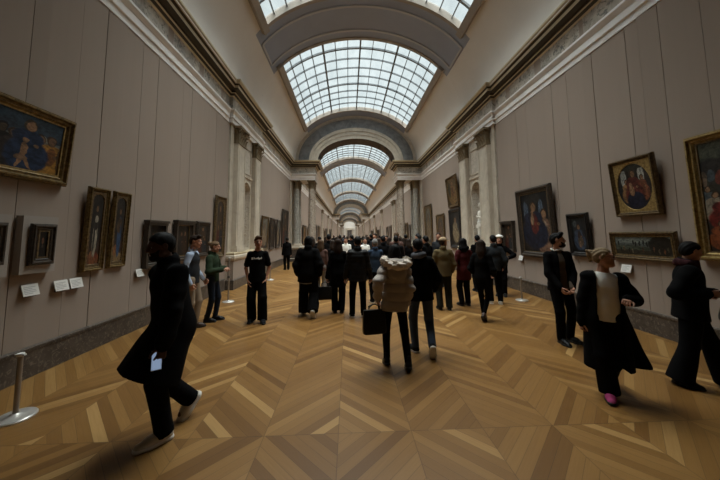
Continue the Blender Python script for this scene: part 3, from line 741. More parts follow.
    if slip:
        g = MB(); q = .018
        for (x0, x1, z0, z1) in ((-iw/2,iw/2,fw,fw+q),(-iw/2,iw/2,H-fw-q,H-fw),(-iw/2,-iw/2+q,fw+q,H-fw-q),(iw/2-q,iw/2,fw+q,H-fw-q)): g.box(x0, x1, yc-.012, yc+.002, z0, z1)
        g.build('slip', slip, t)
    return t
# -- left wall
framed('left', 2.76, 4.27, 2.49, 3.45, .07, 'large wide painting of robed figures in gilt frame, highest picture near the left edge', 'group', M['gilt'], .115, .09, M['giltbright'])
def boxed(ya, yb, za, zb, pa, pb, pza, pzb, l1, l2):
    ya, yb = ya*.968, yb*.968
    t = empty('mount_box', (XL+.014, (ya+yb)/2, za)); tag(t, l1, 'mount board', 'mount boxes behind small portraits')
    b = MB(); b.loops((0, .085, -(yb-ya)/2, (yb-ya)/2), [(0,0),(0,zb-za)]); b.build('board', M['mount'], t)
    framed('left', pa, pb, pza, pzb, .01, l2, 'portrait', M['walnut'], .085, .05, M['giltdark'], xoff=.087, pf=.965)
boxed(3.785, 4.22, 1.31, 2.03, 3.865, 4.18, 1.40, 1.94, 'taupe mount box behind the small dark portrait, left of the tall twin panels', 'small dark portrait in walnut frame on a taupe mount box, whole in view')
boxed(3.10, 3.66, 1.31, 2.03, 3.26, 3.60, 1.44, 1.94, 'taupe mount box cut off by the left edge of the picture', 'small dark portrait in walnut frame cut off by the left edge')
framed('left', 4.62, 5.01, 1.22, 2.56, .05, 'tall narrow arched panel of a figure in white, left of a pair', 'saintw', M['gilt'], .065, .06, M['giltdark'], 'tall twin panels', 'arch')
framed('left', 5.10, 5.48, 1.23, 2.56, .05, 'tall narrow arched panel of a figure in blue, right of a pair', 'saintb', M['gilt'], .065, .06, M['giltdark'], 'tall twin panels', 'arch')
framed('left', 5.98, 6.56, 1.12, 2.10, .02, 'dark tabernacle-framed panel behind the head of the man in long black coat', 'dark', M['walnut'], .10, .07, None, None, 'rect', hood=True)
framed('left', 6.95, 7.68, 1.17, 2.15, .02, 'dark tabernacle-framed picture with gilt base, left of the man in the dark vest', 'dark', M['walnut'], .11, .07, M['gilt'], None, 'rect', hood=True)
framed('left', 7.90, 8.62, 1.20, 2.17, .02, 'brown framed panel above the man in dark vest and pale blue sleeves', 'darkred', M['walnut'], .10, .07, None, None, 'rect')
framed('left', 8.93, 9.66, 1.10, 3.03, .04, 'tall arched altarpiece in dark frame next to the left niche bay', 'darkred', M['giltdark'], .10, .07, M['giltdark'], None, 'arch')
gl = 'pictures between the left niche and the first arch'
for ya, yb, za, zb, pic, fm, lb in ((13.62,14.72,1.05,2.72,'pale','giltdark','tall picture nearest the niche between left niche and arch'), (15.1,16.02,1.05,2.70,'dark','walnut','second picture after the left niche towards the arch'),
        (16.42,17.28,1.05,2.68,'pale','walnut','third picture after the left niche towards the arch'), (17.8,19.45,1.05,3.42,'darkred','walnut','tallest picture of the left wall row, beside the arch')):
    framed('left', ya, yb, za, zb, .06, lb, pic, M[fm], .12, .07, None, gl)
# -- right wall
framed('right', 2.45, 4.17, 1.33, 3.20, .05, 'large crowded battle-like scene in broad gilt frame cut by the right edge', 'battle', M['giltbright'], .12, .10, M['giltdark'])
framed('right', 4.62, 5.45, 2.06, 3.14, .09, 'square gilt frame with a round painting, above the long landscape', 'tondo', M['giltdark'], .075, .08, M['giltbright'], None, 'round')
framed('right', 4.44, 5.63, 1.25, 1.77, .04, 'long low landscape painting in brown gilt frame under the round painting', 'land', M['giltdark'], .075, .06, M['gilt'])
framed('right', 6.10, 6.70, 1.22, 2.21, .06, 'black-framed painting of a seated figure behind the man in the suit', 'kneel', M['ebony'], .10, .08)
framed('right', 7.14, 8.66, 1.08, 3.06, .09, 'big dark painting of enthroned figures in a walnut frame, gilt strip along its foot', 'madonna', M['walnut'], .15, .10, M['giltdark'])
framed('right', 9.02, 9.68, 1.17, 2.17, .02, 'small tabernacle-framed panel left of the big dark painting beside the right niche', 'darkred', M['walnut'], .09, .08, None, None, 'rect', hood=True)
framed('right', 13.42, 14.86, 3.10, 4.68, .14, 'gilt-edged painting of a warm standing figure hung high above another', 'warm', M['giltdark'], .13, .09, M['gilt'])
framed('right', 13.25, 14.74, 1.05, 3.02, .07, 'tall dark picture with a pale figure hung below the high painting', 'whitefig', M['ebony'], .17, .09)
framed('right', 15.65, 17.0, 1.05, 2.92, .05, 'arched panel of robed figures left of the tall dark picture', 'robes', M['giltdark'], .15, .08, M['giltdark'], None, 'arch')
framed('right', 18.0, 19.6, .98, 3.72, .06, 'tall pale arched altarpiece beside the right side of the first arch', 'pale', M['giltdark'], .16, .08, M['giltdark'], None, 'arch')
# -- beyond the first arch, seen at a slant
rnd = random.Random(11)
for side in ('left', 'right'):
    y = 22.4
    while y < 66:
        for g0, g1 in ((31.2,34.0),(43.0,45.8),(55.8,58.6)):
            if g0-2.7 < y < g1: y = g1
        wd = rnd.uniform(1.1, 2.6); h = rnd.uniform(1.5, 2.3)
        framed(side, y, y+wd, 1.05, 1.05+h, .05, 'distant framed picture on the %s wall beyond the first arch' % side, rnd.choice(['dark', 'darkred', 'pale', 'whitefig', 'warm']), M[rnd.choice(['giltdark', 'walnut', 'ebony'])], .16, .08, None, 'pictures beyond the first arch on the ' + side, pf=1.0)
        y += wd + rnd.uniform(.5, 1.6)

# ------------------------------------------------------------------ labels on the walls
M['card'] = plain('white_label_card', (.74,.72,.68), .6, 0, .3, .03, 8)
M['ink'] = plain('grey_print', (.42,.41,.40), .7, 0, .2, .05, 20)
M['holder'] = plain('label_holder', (.12,.11,.10), .5, 0, .4, .05, 10)
def plaque(side, y, z, label, w=.19, h=.13):
    s = 1 if side == 'left' else -1; y *= .975
    t = empty('wall_label', (XL+.013 if s > 0 else XR-.013, y, z), (0, 0, PI/2 if s > 0 else -PI/2))
    tag(t, label, 'label', 'white picture labels on the walls')
    # a sloping card on a small bracket: head back against the wall, foot forward
    b = MB(); b.bar((0,-.055,-.02), (0,-.012,h-.01), w, .008, (0,-1,0)); b.build('card', M['card'], t)
    for k in range(4):
        pass
    m = MB()
    for k in range(5):
        u = .22 + .14*k; ln = w*(.72 if k % 3 else .5)
        y0 = -.055+.043*u - .0062; z0 = -.02 + (h+.01)*u - .002
        m.bar((-w*.4, y0, z0), (-w*.4+ln, y0, z0), .0005, .007, (0, .3, 1))
    m.build('print', M['ink'], t)
    b = MB(); b.box(-w*.3, w*.3, -.05, 0, -.03, -.02); b.box(-w*.3, w*.3, -.008, 0, -.03, h*.6); b.build('bracket', M['holder'], t)
for a in (('left', 3.96, 1.05, 'white label under the small portrait on a mount box'), ('left', 4.365, 1.04, 'white label under the twin panels, left of two side by side'), ('left', 4.59, 1.04, 'white label under the twin panels, right of two side by side'),
          ('left', 5.92, 1.02, 'white label below the face of the man in long black coat'), ('right', 5.40, 1.03, 'white label under the long landscape behind the woman with glasses'), ('right', 8.80, .97, 'white label at the foot of the big dark painting')):
    plaque(*a)
# ------------------------------------------------------------------ low barrier posts
M['steel'] = plain('brushed_steel_post', (.36,.33,.30), .35, .7, .5, .1, 14)
M['steelpale'] = plain('pale_steel_base', (.55,.53,.50), .4, .6, .5, .08, 10)
def post(x, y, h, label, card=False):
    t = empty('barrier_post', (x, y, 0)); tag(t, label, 'stanchion', 'barrier posts along the walls')
    b = MB(); b.lathe([(.155,0),(.155,.012),(.145,.022),(.05,.03),(.03,.045)], n=32); smooth_by_angle(b.build('base', M['steelpale'], t))
    b = MB(); b.lathe([(.021,.03),(.021,h-.03)], n=16); smooth_by_angle(b.build('pole', M['steel'], t))
    b = MB(); b.lathe([(.024,h-.03),(.03,h-.028),(.03,h-.004),(.026,h)], n=16); b.box(-.045, .045, -.012, .012, h-.022, h-.008); b.build('cap', M['card'], t)
    if card:
        b = MB(); b.box(-.03, .03, -.03, .03, h-.56, h-.50); b.build('clamp', M['holder'], t)
post(-3.27, 3.11, .61, 'low steel barrier post on a pale round base near the left edge')
post(-3.23, 8.01, 1.19, 'tall thin steel post with dark clamp beside the woman in green', True)
post(-3.14, 11.8, .61, 'small barrier post in front of the left niche bay')
post(4.55, 7.55, .61, 'low barrier post behind the man in the dark grey jacket')
# ------------------------------------------------------------------ solid modelling for figures: distance fields meshed with surface nets
V = lambda *a: np.array(a, dtype=np.float64)
def unit(v): v = np.asarray(v, float); return v / (np.linalg.norm(v) + 1e-12)
class Fld:
    def __init__(s): s.ops = []; s.lo = []; s.hi = []
    def _bb(s, lo, hi): s.lo.append(lo); s.hi.append(hi)
    def cap(s, a, b, ra, rb=None, n=None, q=1.0, k=.03, op='add'):
        """tapered rod from a to b; n,q: flattened by q along n"""
        rb = ra if rb is None else rb; a = np.asarray(a, float); b = np.asarray(b, float); r = max(ra, rb)
        if op == 'add': s._bb(np.minimum(a, b)-r, np.maximum(a, b)+r)
        ab = b-a; L = float(ab@ab) + 1e-12; n = None if n is None else unit(n)
        def f(P):
            t = np.clip((P-a)@ab/L, 0, 1); d = P-a-t[:, None]*ab; l2 = np.einsum('ij,ij->i', d, d)
            if n is not None: dn = d@n; l2 = l2 + (1/q**2-1)*dn*dn
            return np.sqrt(l2) - (ra+(rb-ra)*t)
        s.ops.append((op, f, k)); return s
    def ell(s, c, r, R=None, k=.03, op='add'):
        c = np.asarray(c, float); r = np.asarray(r, float)
        if op == 'add': m = r.max(); s._bb(c-m, c+m)
        def f(P):
            d = P-c
            if R is not None: d = d@R
            k0 = np.sqrt(((d/r)**2).sum(1)); k1 = np.sqrt(((d/(r*r))**2).sum(1)) + 1e-9
            return k0*(k0-1)/k1
        s.ops.append((op, f, k)); return s
    def plane(s, p, n):
        """keep the side the normal points to"""
        p = np.asarray(p, float); n = unit(n); s.ops.append(('cut', lambda P: -((P-p)@n), 0)); return s
    def disp(s, f): s.ops.append(('disp', f, 0)); return s
    def field(s, f, k=0, op='add', lo=None, hi=None):
        if lo is not None: s._bb(np.asarray(lo, float), np.asarray(hi, float))
        s.ops.append((op, f, k)); return s
    def __call__(s, P):
        D = None
        for op, f, k in s.ops:
            d = f(P)
            if op == 'add':
                if D is None: D = d
                elif k > 0:
                    h = np.clip(.5+.5*(d-D)/k, 0, 1); D = d + (D-d)*h - k*h*(1-h); 
                    # note: h weights the nearer surface
                else: D = np.minimum(D, d)
            elif op == 'sub':
                if k > 0:
                    h = np.clip(.5-.5*(D+d)/k, 0, 1); D = D + (-d-D)*h + k*h*(1-h)
                else: D = np.maximum(D, -d)
            elif op == 'cut':
                if k > 0: h = np.clip(.5-.5*(D-d)/k, 0, 1); D = D + (d-D)*h + k*h*(1-h)
                else: D = np.maximum(D, d)
            elif op == 'disp': D = D + d
        return D
def nets(F, h, pad=.03):
    lo = np.min(F.lo, axis=0)-pad; hi = np.max(F.hi, axis=0)+pad
    hc = h*4
    nc = np.ceil((hi-lo)/hc).astype(int)+2
    ax = [lo[i]+hc*np.arange(nc[i]) for i in range(3)]
    G = np.stack(np.meshgrid(*ax, indexing='ij'), -1).reshape(-1, 3)
    C = F(G).reshape(nc)
    nf = (nc-1)*4+1
    near = np.abs(C) < hc*2.2
    blk = np.zeros(nc-1, bool)
    for i in (0, 1):
        for j in (0, 1):
            for k in (0, 1): blk |= near[i:nc[0]-1+i, j:nc[1]-1+j, k:nc[2]-1+k]
    fine = np.ones(nf, np.float32)
    up = np.repeat(np.repeat(np.repeat(C[:-1,:-1,:-1], 4, 0), 4, 1), 4, 2)
    fine[:-1,:-1,:-1] = np.where(up > 0, 1, -1)
    mask = np.zeros(nf, bool)
    mb = np.repeat(np.repeat(np.repeat(blk, 4, 0), 4, 1), 4, 2)
    for i in (0, 1):
        for j in (0, 1):
            for k in (0, 1): mask[i:nf[0]-1+i, j:nf[1]-1+j, k:nf[2]-1+k] |= mb
    I = np.argwhere(mask); P = lo + I*h
    out = np.concatenate([F(P[a:a+200000]) for a in range(0, len(P), 200000)])
    fine[I[:,0], I[:,1], I[:,2]] = out
    ins = fine < 0
    n = nf-1
    cnt = np.zeros(n, np.int8)
    for i in (0, 1):
        for j in (0, 1):
            for k in (0, 1): cnt += ins[i:n[0]+i, j:n[1]+j, k:n[2]+k]
    act = np.argwhere((cnt > 0) & (cnt < 8))
    idx = -np.ones(n, np.int64); idx[act[:,0], act[:,1], act[:,2]] = np.arange(len(act))
    acc = np.zeros((len(act), 3)); num = np.zeros(len(act))
    corners = [(i, j, k) for i in (0, 1) for j in (0, 1) for k in (0, 1)]
    vals = {c: fine[act[:,0]+c[0], act[:,1]+c[1], act[:,2]+c[2]] for c in corners}
    for c in corners:
        for a in range(3):
            if c[a] == 0:
                c2 = list(c); c2[a] = 1; c2 = tuple(c2)
                v0, v1 = vals[c], vals[c2]; x = (v0 < 0) != (v1 < 0)
                t = np.where(x, v0/np.where(x, v0-v1, 1), 0)
                p = np.zeros((len(act), 3)); p += c; p[:, a] += t
                acc[x] += p[x]; num[x] += 1
    vs = lo + (act + acc/num[:, None])*h
    faces = []
    for a in range(3):
        b, c = (a+1) % 3, (a+2) % 3
        sl0 = [slice(None)]*3; sl1 = [slice(None)]*3
        sl0[a] = slice(0, nf[a]-1); sl1[a] = slice(1, nf[a])
        e = np.argwhere(ins[tuple(sl0)] != ins[tuple(sl1)])
        ok = (e[:, b] > 0) & (e[:, c] > 0) & (e[:, b] < n[b]) & (e[:, c] < n[c]) & (e[:, a] < n[a])
        e = e[ok]
        def at(db, dc):
            q = e.copy(); q[:, b] -= db; q[:, c] -= dc; return idx[q[:,0], q[:,1], q[:,2]]
        quad = np.stack([at(1, 1), at(0, 1), at(0, 0), at(1, 0)], 1)
        s0 = ins[e[:,0], e[:,1], e[:,2]]
        quad[~s0] = quad[~s0][:, ::-1]
        faces.append(quad[(quad >= 0).all(1)])
    return vs, np.concatenate(faces)
def fast_mesh(name, vs, fs, mats, parent=None, midx=None):
    me = bpy.data.meshes.new(name)
    nf = len(fs)
    me.vertices.add(len(vs)); me.vertices.foreach_set('co', np.asarray(vs, np.float32).ravel())
    me.loops.add(nf*4); me.loops.foreach_set('vertex_index', np.asarray(fs, np.int32).ravel())
    me.polygons.add(nf); me.polygons.foreach_set('loop_start', np.arange(0, nf*4, 4, dtype=np.int32))
    try: me.polygons.foreach_set('loop_total', np.full(nf, 4, np.int32))
    except Exception: pass
    if not isinstance(mats, (list, tuple)): mats = [mats]
    for m in mats: me.materials.append(m)
    if midx is not None: me.polygons.foreach_set('material_index', np.asarray(midx, np.int32))
    me.polygons.foreach_set('use_smooth', np.ones(nf, bool))
    me.update(calc_edges=True); me.validate()
    o = bpy.data.objects.new(name, me); COL.objects.link(o)
    if parent is not None: o.parent = parent
    return o
def rotm(axis, deg):
    return np.array(Matrix.Rotation(rad(deg), 3, axis))
def ik(a, b, l1, l2, pole):
    """middle joint of a two-bone chain bending towards pole; returns (mid, end)"""
    d = b-a; L = np.linalg.norm(d); u = d/L
    if L > (l1+l2)*.999: L = (l1+l2)*.999; b = a+u*L
    x = (l1*l1-l2*l2+L*L)/(2*L); hgt = math.sqrt(max(l1*l1-x*x, 0))
    p = np.asarray(pole, float); p = p - u*(p@u); p = unit(p)
    return a+u*x+p*hgt, b
def folds(amp, freq, seed=0, dirn=None):
    r = np.random.RandomState(seed); K = [(unit(r.randn(3))*freq*r.uniform(.6, 1.6), r.uniform(0, 6.28)) for _ in range(6)]
    if dirn is not None: K = [(k - np.asarray(dirn)*(k@np.asarray(dirn))*.75, p) for k, p in K]
    return lambda P: amp*sum(np.sin(P@k+p) for k, p in K)/3

SKINS = {'light': srgb(176,128,104), 'mid': srgb(150,104,80), 'dark': srgb(78,52,40)}
def skin_mat(key):
    n = 'skin_'+key
    if n in M: return M[n]
    t = NT(n); co = t.coord(); c = SKINS[key]
    col = t.mix(t.noise(co, 18, 4), tuple(x*.85 for x in c[:3])+(1,), tuple(min(1, x*1.12) for x in c[:3])+(1,))
    M[n] = t.pbr(col, .55, 0, .35, None); return M[n]
M['lip'] = plain('lips', srgb(140,80,72), .5, 0, .4, .05, 20)
M['eyewhite'] = plain('eye_white', (.5,.48,.46), .3, 0, .5, .03, 20)
M['iris'] = plain('eye_iris', (.02,.015,.012), .25, 0, .5, .05, 30)
HAIRS = {'black': (.006,.0055,.0055), 'darkbrown': (.026,.016,.011), 'brown': (.07,.040,.022), 'lightbrown': (.15,.095,.052), 'blonde': (.24,.17,.10), 'grey': (.22,.21,.20)}
def hair_mat(key):
    n = 'hair_'+key
    if n in M: return M[n]
    t = NT(n); co = t.coord(); c = HAIRS[key]
    s = t.noise(t.mapping(co, (90, 90, 12)), 1.0, 4, .6)
    col = t.mix(s, tuple(x*.55 for x in c)+(1,), tuple(x*1.45 for x in c)+(1,))
    M[n] = t.pbr(col, .6, 0, .12, t.bump(s, .6, .004)); return M[n]
def fab(name, c, **k):
    if name not in M: M[name] = cloth(name, c, **k)
    return M[name]
BLACK = fab('black_wool', (.0045,.0043,.0045), spec=.06); BLACK2 = fab('black_cotton', (.0042,.0042,.0045), spec=.06); NYLON = fab('black_nylon', (.006,.0064,.0075), rough=.55, spec=.18)
CHAR = fab('charcoal_wool', (.022,.023,.026)); TROUS = fab('black_trouser_cloth', (.0042,.0041,.0045), spec=.06); JEANS = fab('blue_denim', (.050,.066,.098)); DJEANS = fab('dark_blue_denim', (.016,.022,.034))
LEATHER = plain('black_leather', (.006,.0057,.0057), .45, 0, .22, .1, 10, .1)

class Fig:
    """a person facing local -Y, feet on z=0; sizes follow the height"""
    def __init__(s, name, label, x, y, face, h=1.72, skin='light', girth=1.0, feet=None, hands=None, lean=(0, 0, 0), head=(0, 0), drop=0.0, group=None,
                 hip=0.0, fine=.0065, curl=(35, 45, 35), poles=None, knee=None, handdir=None):
        s.S = S = h/1.75; s.g = girth; s.skin = skin; s.fine = fine; s.name = name
        s.rootargs = (label, x, y, face, group)
        hz = (.925-drop)*S
        pel = V(hip*S, 0, hz)
        feet = feet or {}; hands = hands or {}; poles = poles or {}; knee = knee or {}
        s.foot = {}
        J = {}
        Rl = rotm('X', lean[0]) @ rotm('Y', lean[1]) @ rotm('Z', lean[2])
        up = lambda p: pel + Rl @ (V(*p)*S)
        s.Rl = Rl; s.pel = pel; s.up = up; s.fwd = Rl @ V(0, -1, 0); s.side = Rl @ V(1, 0, 0); s.upv = Rl @ V(0, 0, 1)
        J['waist'] = up((0, 0, .16)); J['chest'] = up((0, .01, .36)); J['neck'] = up((0, .025, .545)); J['headb'] = up((0, .005, .615))
        Rz = rotm('Z', lean[2]*.45)
        for sd, sg in (('L', 1), ('R', -1)):
            J['sh'+sd] = up((sg*.152*(.6+.4*girth), .015, .468)); J['hip'+sd] = pel + Rz @ (V(sg*.088, 0, 0)*S)
            fx, fy, fz, fyaw, fpit = feet.get(sd, (sg*.09, 0, 0, sg*8, 0))
            # ankle over the rear of the foot; a pitched foot stands on its toe
            ank = V(fx*S, fy*S, (.085+fz)*S)
            kn, ank = ik(J['hip'+sd], ank, .435*S, .42*S, knee.get(sd, (sg*.1+math.sin(rad(fyaw))*.5, -1, 0)))
            J['kn'+sd], J['an'+sd] = kn, ank; s.foot[sd] = (fyaw, fpit)
            tgt = hands.get(sd)
            sh = J['sh'+sd]
            tgt = pel + (V(sg*.232*(.7+.3*girth), -.03, -.10)*S if tgt is None else V(*tgt)*S)     # relative to the pelvis, unrotated
            el, wr = ik(sh, tgt, .30*S, .26*S, poles.get(sd, (sg*.5, 1, -.2)))
            J['el'+sd], J['wr'+sd] = el, wr
        s.J = J; s.curl = curl; s.handdir = handdir or {}
        s.hyaw, s.hpit = head
        s.Rh = Rl @ rotm('Z', head[0]) @ rotm('X', head[1])
        s.hc = J['headb'] + s.Rh @ (V(0, -.022, .105)*S)
        s.H = lambda p: s.hc + s.Rh @ (V(*p)*S*.98)
        s.body()
    # ---- body with head and hands as one skin
    def headfield(s, F):
        H, S, R = s.H, s.S, s.Rh
        e = lambda c, r, k=.02, op='add': F.ell(H(c), V(*r)*S, R, k*S, op)
        c = lambda a, b, ra, rb, k=.012, op='add', n=None, q=1: F.cap(H(a), H(b), ra*S, rb*S, None if n is None else R @ V(*n), q, k*S, op)
        e((0,.014,.03), (.074,.092,.083)); e((0,-.022,-.04), (.060,.070,.074), .03); e((0,-.062,-.092), (.026,.024,.02), .03)
        c((-.052,-.02,-.065), (0,-.055,-.095), .022, .02, .03); c((.052,-.02,-.065), (0,-.055,-.095), .022, .02, .03)
        c((-.032,-.080,.026), (.032,-.080,.026), .0105, .0105, .018)
        e((.036,-.064,-.028), (.02,.018,.018), .02); e((-.036,-.064,-.028), (.02,.018,.018), .02)
        e((.031,-.097,.006), (.017,.014,.010), .012, 'sub'); e((-.031,-.097,.006), (.017,.014,.010), .012, 'sub')
        e((.031,-.078,.005), (.0125,.0125,.0105), .002); e((-.031,-.078,.005), (.0125,.0125,.0105), .002)
        c((0,-.086,.016), (0,-.110,-.024), .0085, .0125, .012); e((.012,-.098,-.026), (.009,.011,.008), .008); e((-.012,-.098,-.026), (.009,.011,.008), .008)
        c((-.020,-.083,-.056), (.020,-.083,-.056), .007, .007, .008, n=(0,0,1), q=.8); c((-.017,-.083,-.068), (.017,-.083,-.068), .0075, .0075, .006)
        c((-.021,-.096,-.0615), (.021,-.096,-.0615), .0022, .0022, .004, 'sub')
        for sg in (1, -1): e((sg*.077,.012,-.004), (.010,.021,.032), .008); e((sg*.084,.006,-.002), (.005,.011,.018), .006, 'sub')
    def handfield(s, F, sd):
        J, S = s.J, s.S; sg = 1 if sd == 'L' else -1
        w = J['wr'+sd]; d = unit(w-J['el'+sd])
        if sd in s.handdir: d = unit(s.Rl @ V(*s.handdir[sd]))
        nrm = unit(np.cross(d, s.fwd)*sg) if abs(d@s.fwd) < .9 else s.side*-sg      # palm faces the body
        if nrm@s.side*sg > 0: nrm = -nrm
        nrm = unit(nrm - d*(nrm@d)); lat = np.cross(nrm, d)                       # towards thumb or little finger
        if lat@s.fwd < 0: lat = -lat
        p1 = w + d*.088*S
        F.cap(w-d*.03*S, w+d*.02*S, .028*S, .027*S, nrm, .75, .02*S)
        for t_ in (-.022, 0, .022): F.cap(w+d*.012*S+lat*t_*.7*S, p1+lat*t_*S, .017*S, .0165*S, nrm, .8, .012*S)
        c0, c1, c2 = s.curl
        for i, (off, ln) in enumerate(((.033, .92), (.011, 1.0), (-.011, .95), (-.032, .76))):
            p = p1 + lat*off*S; ang = 0; r = .0092
            for L, a in ((.042, c0), (.027, c1), (.022, c2)):
                ang += a + (3-i)*1.5; q = p + (d*math.cos(rad(ang)) + nrm*math.sin(rad(ang)) + lat*off*1.2)*L*ln*S
                F.cap(p, q, r*S, (r-.0008)*S, None, 1, .004*S); p = q; r -= .0008
        t0 = w + d*.022*S + lat*.024*S; t1 = t0 + unit(d*.7+lat*.75+nrm*.35)*.045*S; t2 = t1 + unit(d*.85+lat*.25+nrm*.55)*.032*S; t3 = t2+unit(d*.85-lat*.05+nrm*.6)*.024*S
        F.cap(t0, t1, .0145*S, .0115*S, None, 1, .012*S); F.cap(t1, t2, .0108*S, .0098*S, None, 1, .004*S); F.cap(t2, t3, .0095*S, .0082*S, None, 1, .004*S)
    def body(s):
        J, S = s.J, s.S; g = s.g; F = Fld(); f = s.fwd
        s.headfield(F)
        F.cap(s.H((0,.016,-.05)), J['neck'], .050*S, .056*S, None, 1, .025*S)
        F.cap(J['neck']-s.upv*.02*S, J['chest'], .058*S, .115*S, f, .75, .05*S)
        F.cap(J['shL']-s.side*.02, J['shR']+s.side*.02, .048*S, .048*S, None, 1, .04*S)
        F.cap(J['chest'], J['waist'], .135*S*g, .115*S*g, f, .68, .05*S); F.cap(J['waist'], s.pel, .115*S*g, .125*S*g, f, .72, .05*S)
        for sd in 'LR':
            F.cap(J['hip'+sd], J['kn'+sd], .082*S*g, .052*S, None, 1, .04*S); F.cap(J['kn'+sd], J['an'+sd], .052*S, .034*S, None, 1, .02*S)
            dn = s.footdir(sd); F.cap(J['an'+sd]-V(0,0,.03*S), J['an'+sd]+dn*.10*S-V(0,0,.045*S), .034*S, .028*S, None, 1, .02*S)
            F.cap(J['sh'+sd], J['el'+sd], .046*S*g, .036*S*g, None, 1, .03*S); F.cap(J['el'+sd], J['wr'+sd], .037*S*g, .025*S, None, 1, .012*S)
            s.handfield(F, sd)
        vs, fs = nets(F, s.fine)
        # eyes and lips are regions of the skin
        c = vs[fs].mean(1); hl = (c - s.hc) @ s.Rh / (S*.98)
        mi = np.zeros(len(fs), int)
        for sg in (1, -1):
            dd = hl - V(sg*.031, -.078, .005)
            q = ((dd/V(.0135,.0135,.0105))**2).sum(1); e = (q < 1.25) & (hl[:,1] < -.081)
            mi[e] = 2; mi[e & (np.abs(hl[:,0]-sg*.031) < .0068)] = 3
        lp = (np.abs(hl[:,2]+.062) < .0125) & (np.abs(hl[:,0]) < .024) & (hl[:,1] < -.078); mi[lp] = 1
        label, x, y, face, group = s.rootargs
        o = fast_mesh('person', vs, fs, [skin_mat(s.skin), M['lip'], M['eyewhite'], M['iris']], None, mi)
        o.location = (x, y, 0); o.rotation_euler = (0, 0, rad(face)); tag(o, label, 'person', group)
        s.o = o
    def footdir(s, sd):
        yw, pt = s.foot[sd]; return rotm('Z', yw) @ rotm('X', pt) @ V(0, -1, 0)
    # ---- clothes
    def part(s, name, F, mat, h=.010, label=None, **k):
        vs, fs = nets(F, h); o = fast_mesh(name, vs, fs, mat, s.o)
        if label: o['label'] = label
        return o
    def shoes(s, mat, sole=None, long=.27, high=0.0, heel=0.0, label=None, lm=None):
        S = s.S
        for sd in 'LR':
            yw, pt = s.foot[sd]; R = rotm('Z', yw) @ rotm('X', pt); a = s.J['an'+sd]
            P = lambda x, y, z: a + R @ (V(x, y, z)*S)
            zb = -.085
            F = Fld(); n = R @ V(0, 0, 1)
            F.cap(P(0,.03,zb+.046), P(0,-.10,zb+.042), .042*S, .048*S, n, .95, .02*S); F.cap(P(0,-.08,zb+.040), P(0,-.165,zb+.032), .048*S, .038*S, n, .85, .02*S)
            F.cap(P(0,.015,zb+.05), P(0,.01,.02+high), .040*S, .043*S, None, 1, .03*S); F.cap(P(0,.0,zb+.07), P(0,-.09,zb+.05), .034*S, .03*S, None, 1, .03*S)
            F.plane(P(0,0,zb+(.018 if sole else .004)), n); F.plane(P(0,0,.03+high), -n)
            o = s.part('shoe', F, mat, .007, label)
            if sole:
                F = Fld(); F.cap(P(0,.032,zb+.012), P(0,-.10,zb+.012), .047*S, .052*S, n, .7, .0); F.cap(P(0,-.08,zb+.014), P(0,-.170,zb+.020), .052*S, .041*S, n, .7, .02*S)
                F.plane(P(0,0,zb+.0), n); F.plane(P(0,0,zb+.036), -n)
                vs, fs = nets(F, .007); fast_mesh('sole', vs, fs, sole, o)
            if lm:
                b = MB()
                for k in range(4):
                    y0, z0 = -.04-.02*k, zb+.108-.011*k
                    b.tube([P(-.02,y0,z0-.01), P(0,y0-.004,z0), P(.02,y0,z0-.01)], .0035*S, 5)
                b.build('laces', lm, o)
    def trousers(s, mat, loose=1.0, flare=0.0, hem=.035, name='trousers', top=.17, seed=1, amp=.004):
        J, S, g = s.J, s.S, s.g; F = Fld(); f = s.fwd
        F.cap(J['hipL'], J['hipR'], .090*S*g, .090*S*g, f, 1.1, .03*S); F.cap(s.pel, s.up((0,0,top)), .128*S*g, .13*S*g, f, .74, .04*S)
        for sd in 'LR':
            hemp = J['an'+sd] + unit(J['an'+sd]-J['kn'+sd])*hem*S
            F.cap(J['hip'+sd], J['kn'+sd], .090*S*g*loose**.5, .068*S*loose, None, 1, .035*S)
            F.cap(J['kn'+sd], hemp, .068*S*loose, (.056*loose+flare)*S, None, 1, .02*S)
        for sd in 'LR':
            d = unit(J['an'+sd]-J['kn'+sd]); hemp = J['an'+sd] + d*hem*S
            # flat hem: cut the rounded end off below the ankle of this leg only
            rr = (.056*loose+flare)*S
            def cutter(P, hemp=hemp, d=d, rr=rr):
                q = P-hemp; t = q@d; rd = np.sqrt(np.maximum((q*q).sum(1)-t*t, 0))
                return np.maximum(-t, np.maximum(rd-rr*1.3, t-.2))
            F.ops.append(('sub', cutter, 0))
        F.disp(folds(amp*S, 34, seed, (0, 0, 1)))
        return s.part(name, F, mat, .0095)
    def top(s, mat, name='coat', thick=.02, hem=None, flare=.0, sleeve=1.0, wide=1.0, seed=2, amp=.005, collar=True, cut=None, quilt=None, shoulder=1.0, slr=1.0, h=.0095, back=0.0, cuff=.03, neckcut=.066, extra=None, label=None):
        """upper garment; hem: length below the hip joint (m), sleeve: 1 long, .45 short"""
        J, S, g = s.J, s.S, s.g; F = Fld(); f = s.fwd; t = thick*.8
        F.cap(J['shL']-s.side*.012, J['shR']+s.side*.012, (.050+t*.6)*S*shoulder, (.050+t*.6)*S*shoulder, f, 1.0, .04*S)
        F.cap(J['neck']-s.upv*.045*S, J['chest'], (.066+t*.5)*S, (.128+t*.8)*S, f, .8, .05*S)
        F.cap(J['chest'], J['waist'], (.143*wide+t*.9)*S*g, (.134*wide+t)*S*g, f, .72, .04*S)
        hb = 0.02 if hem is None else hem
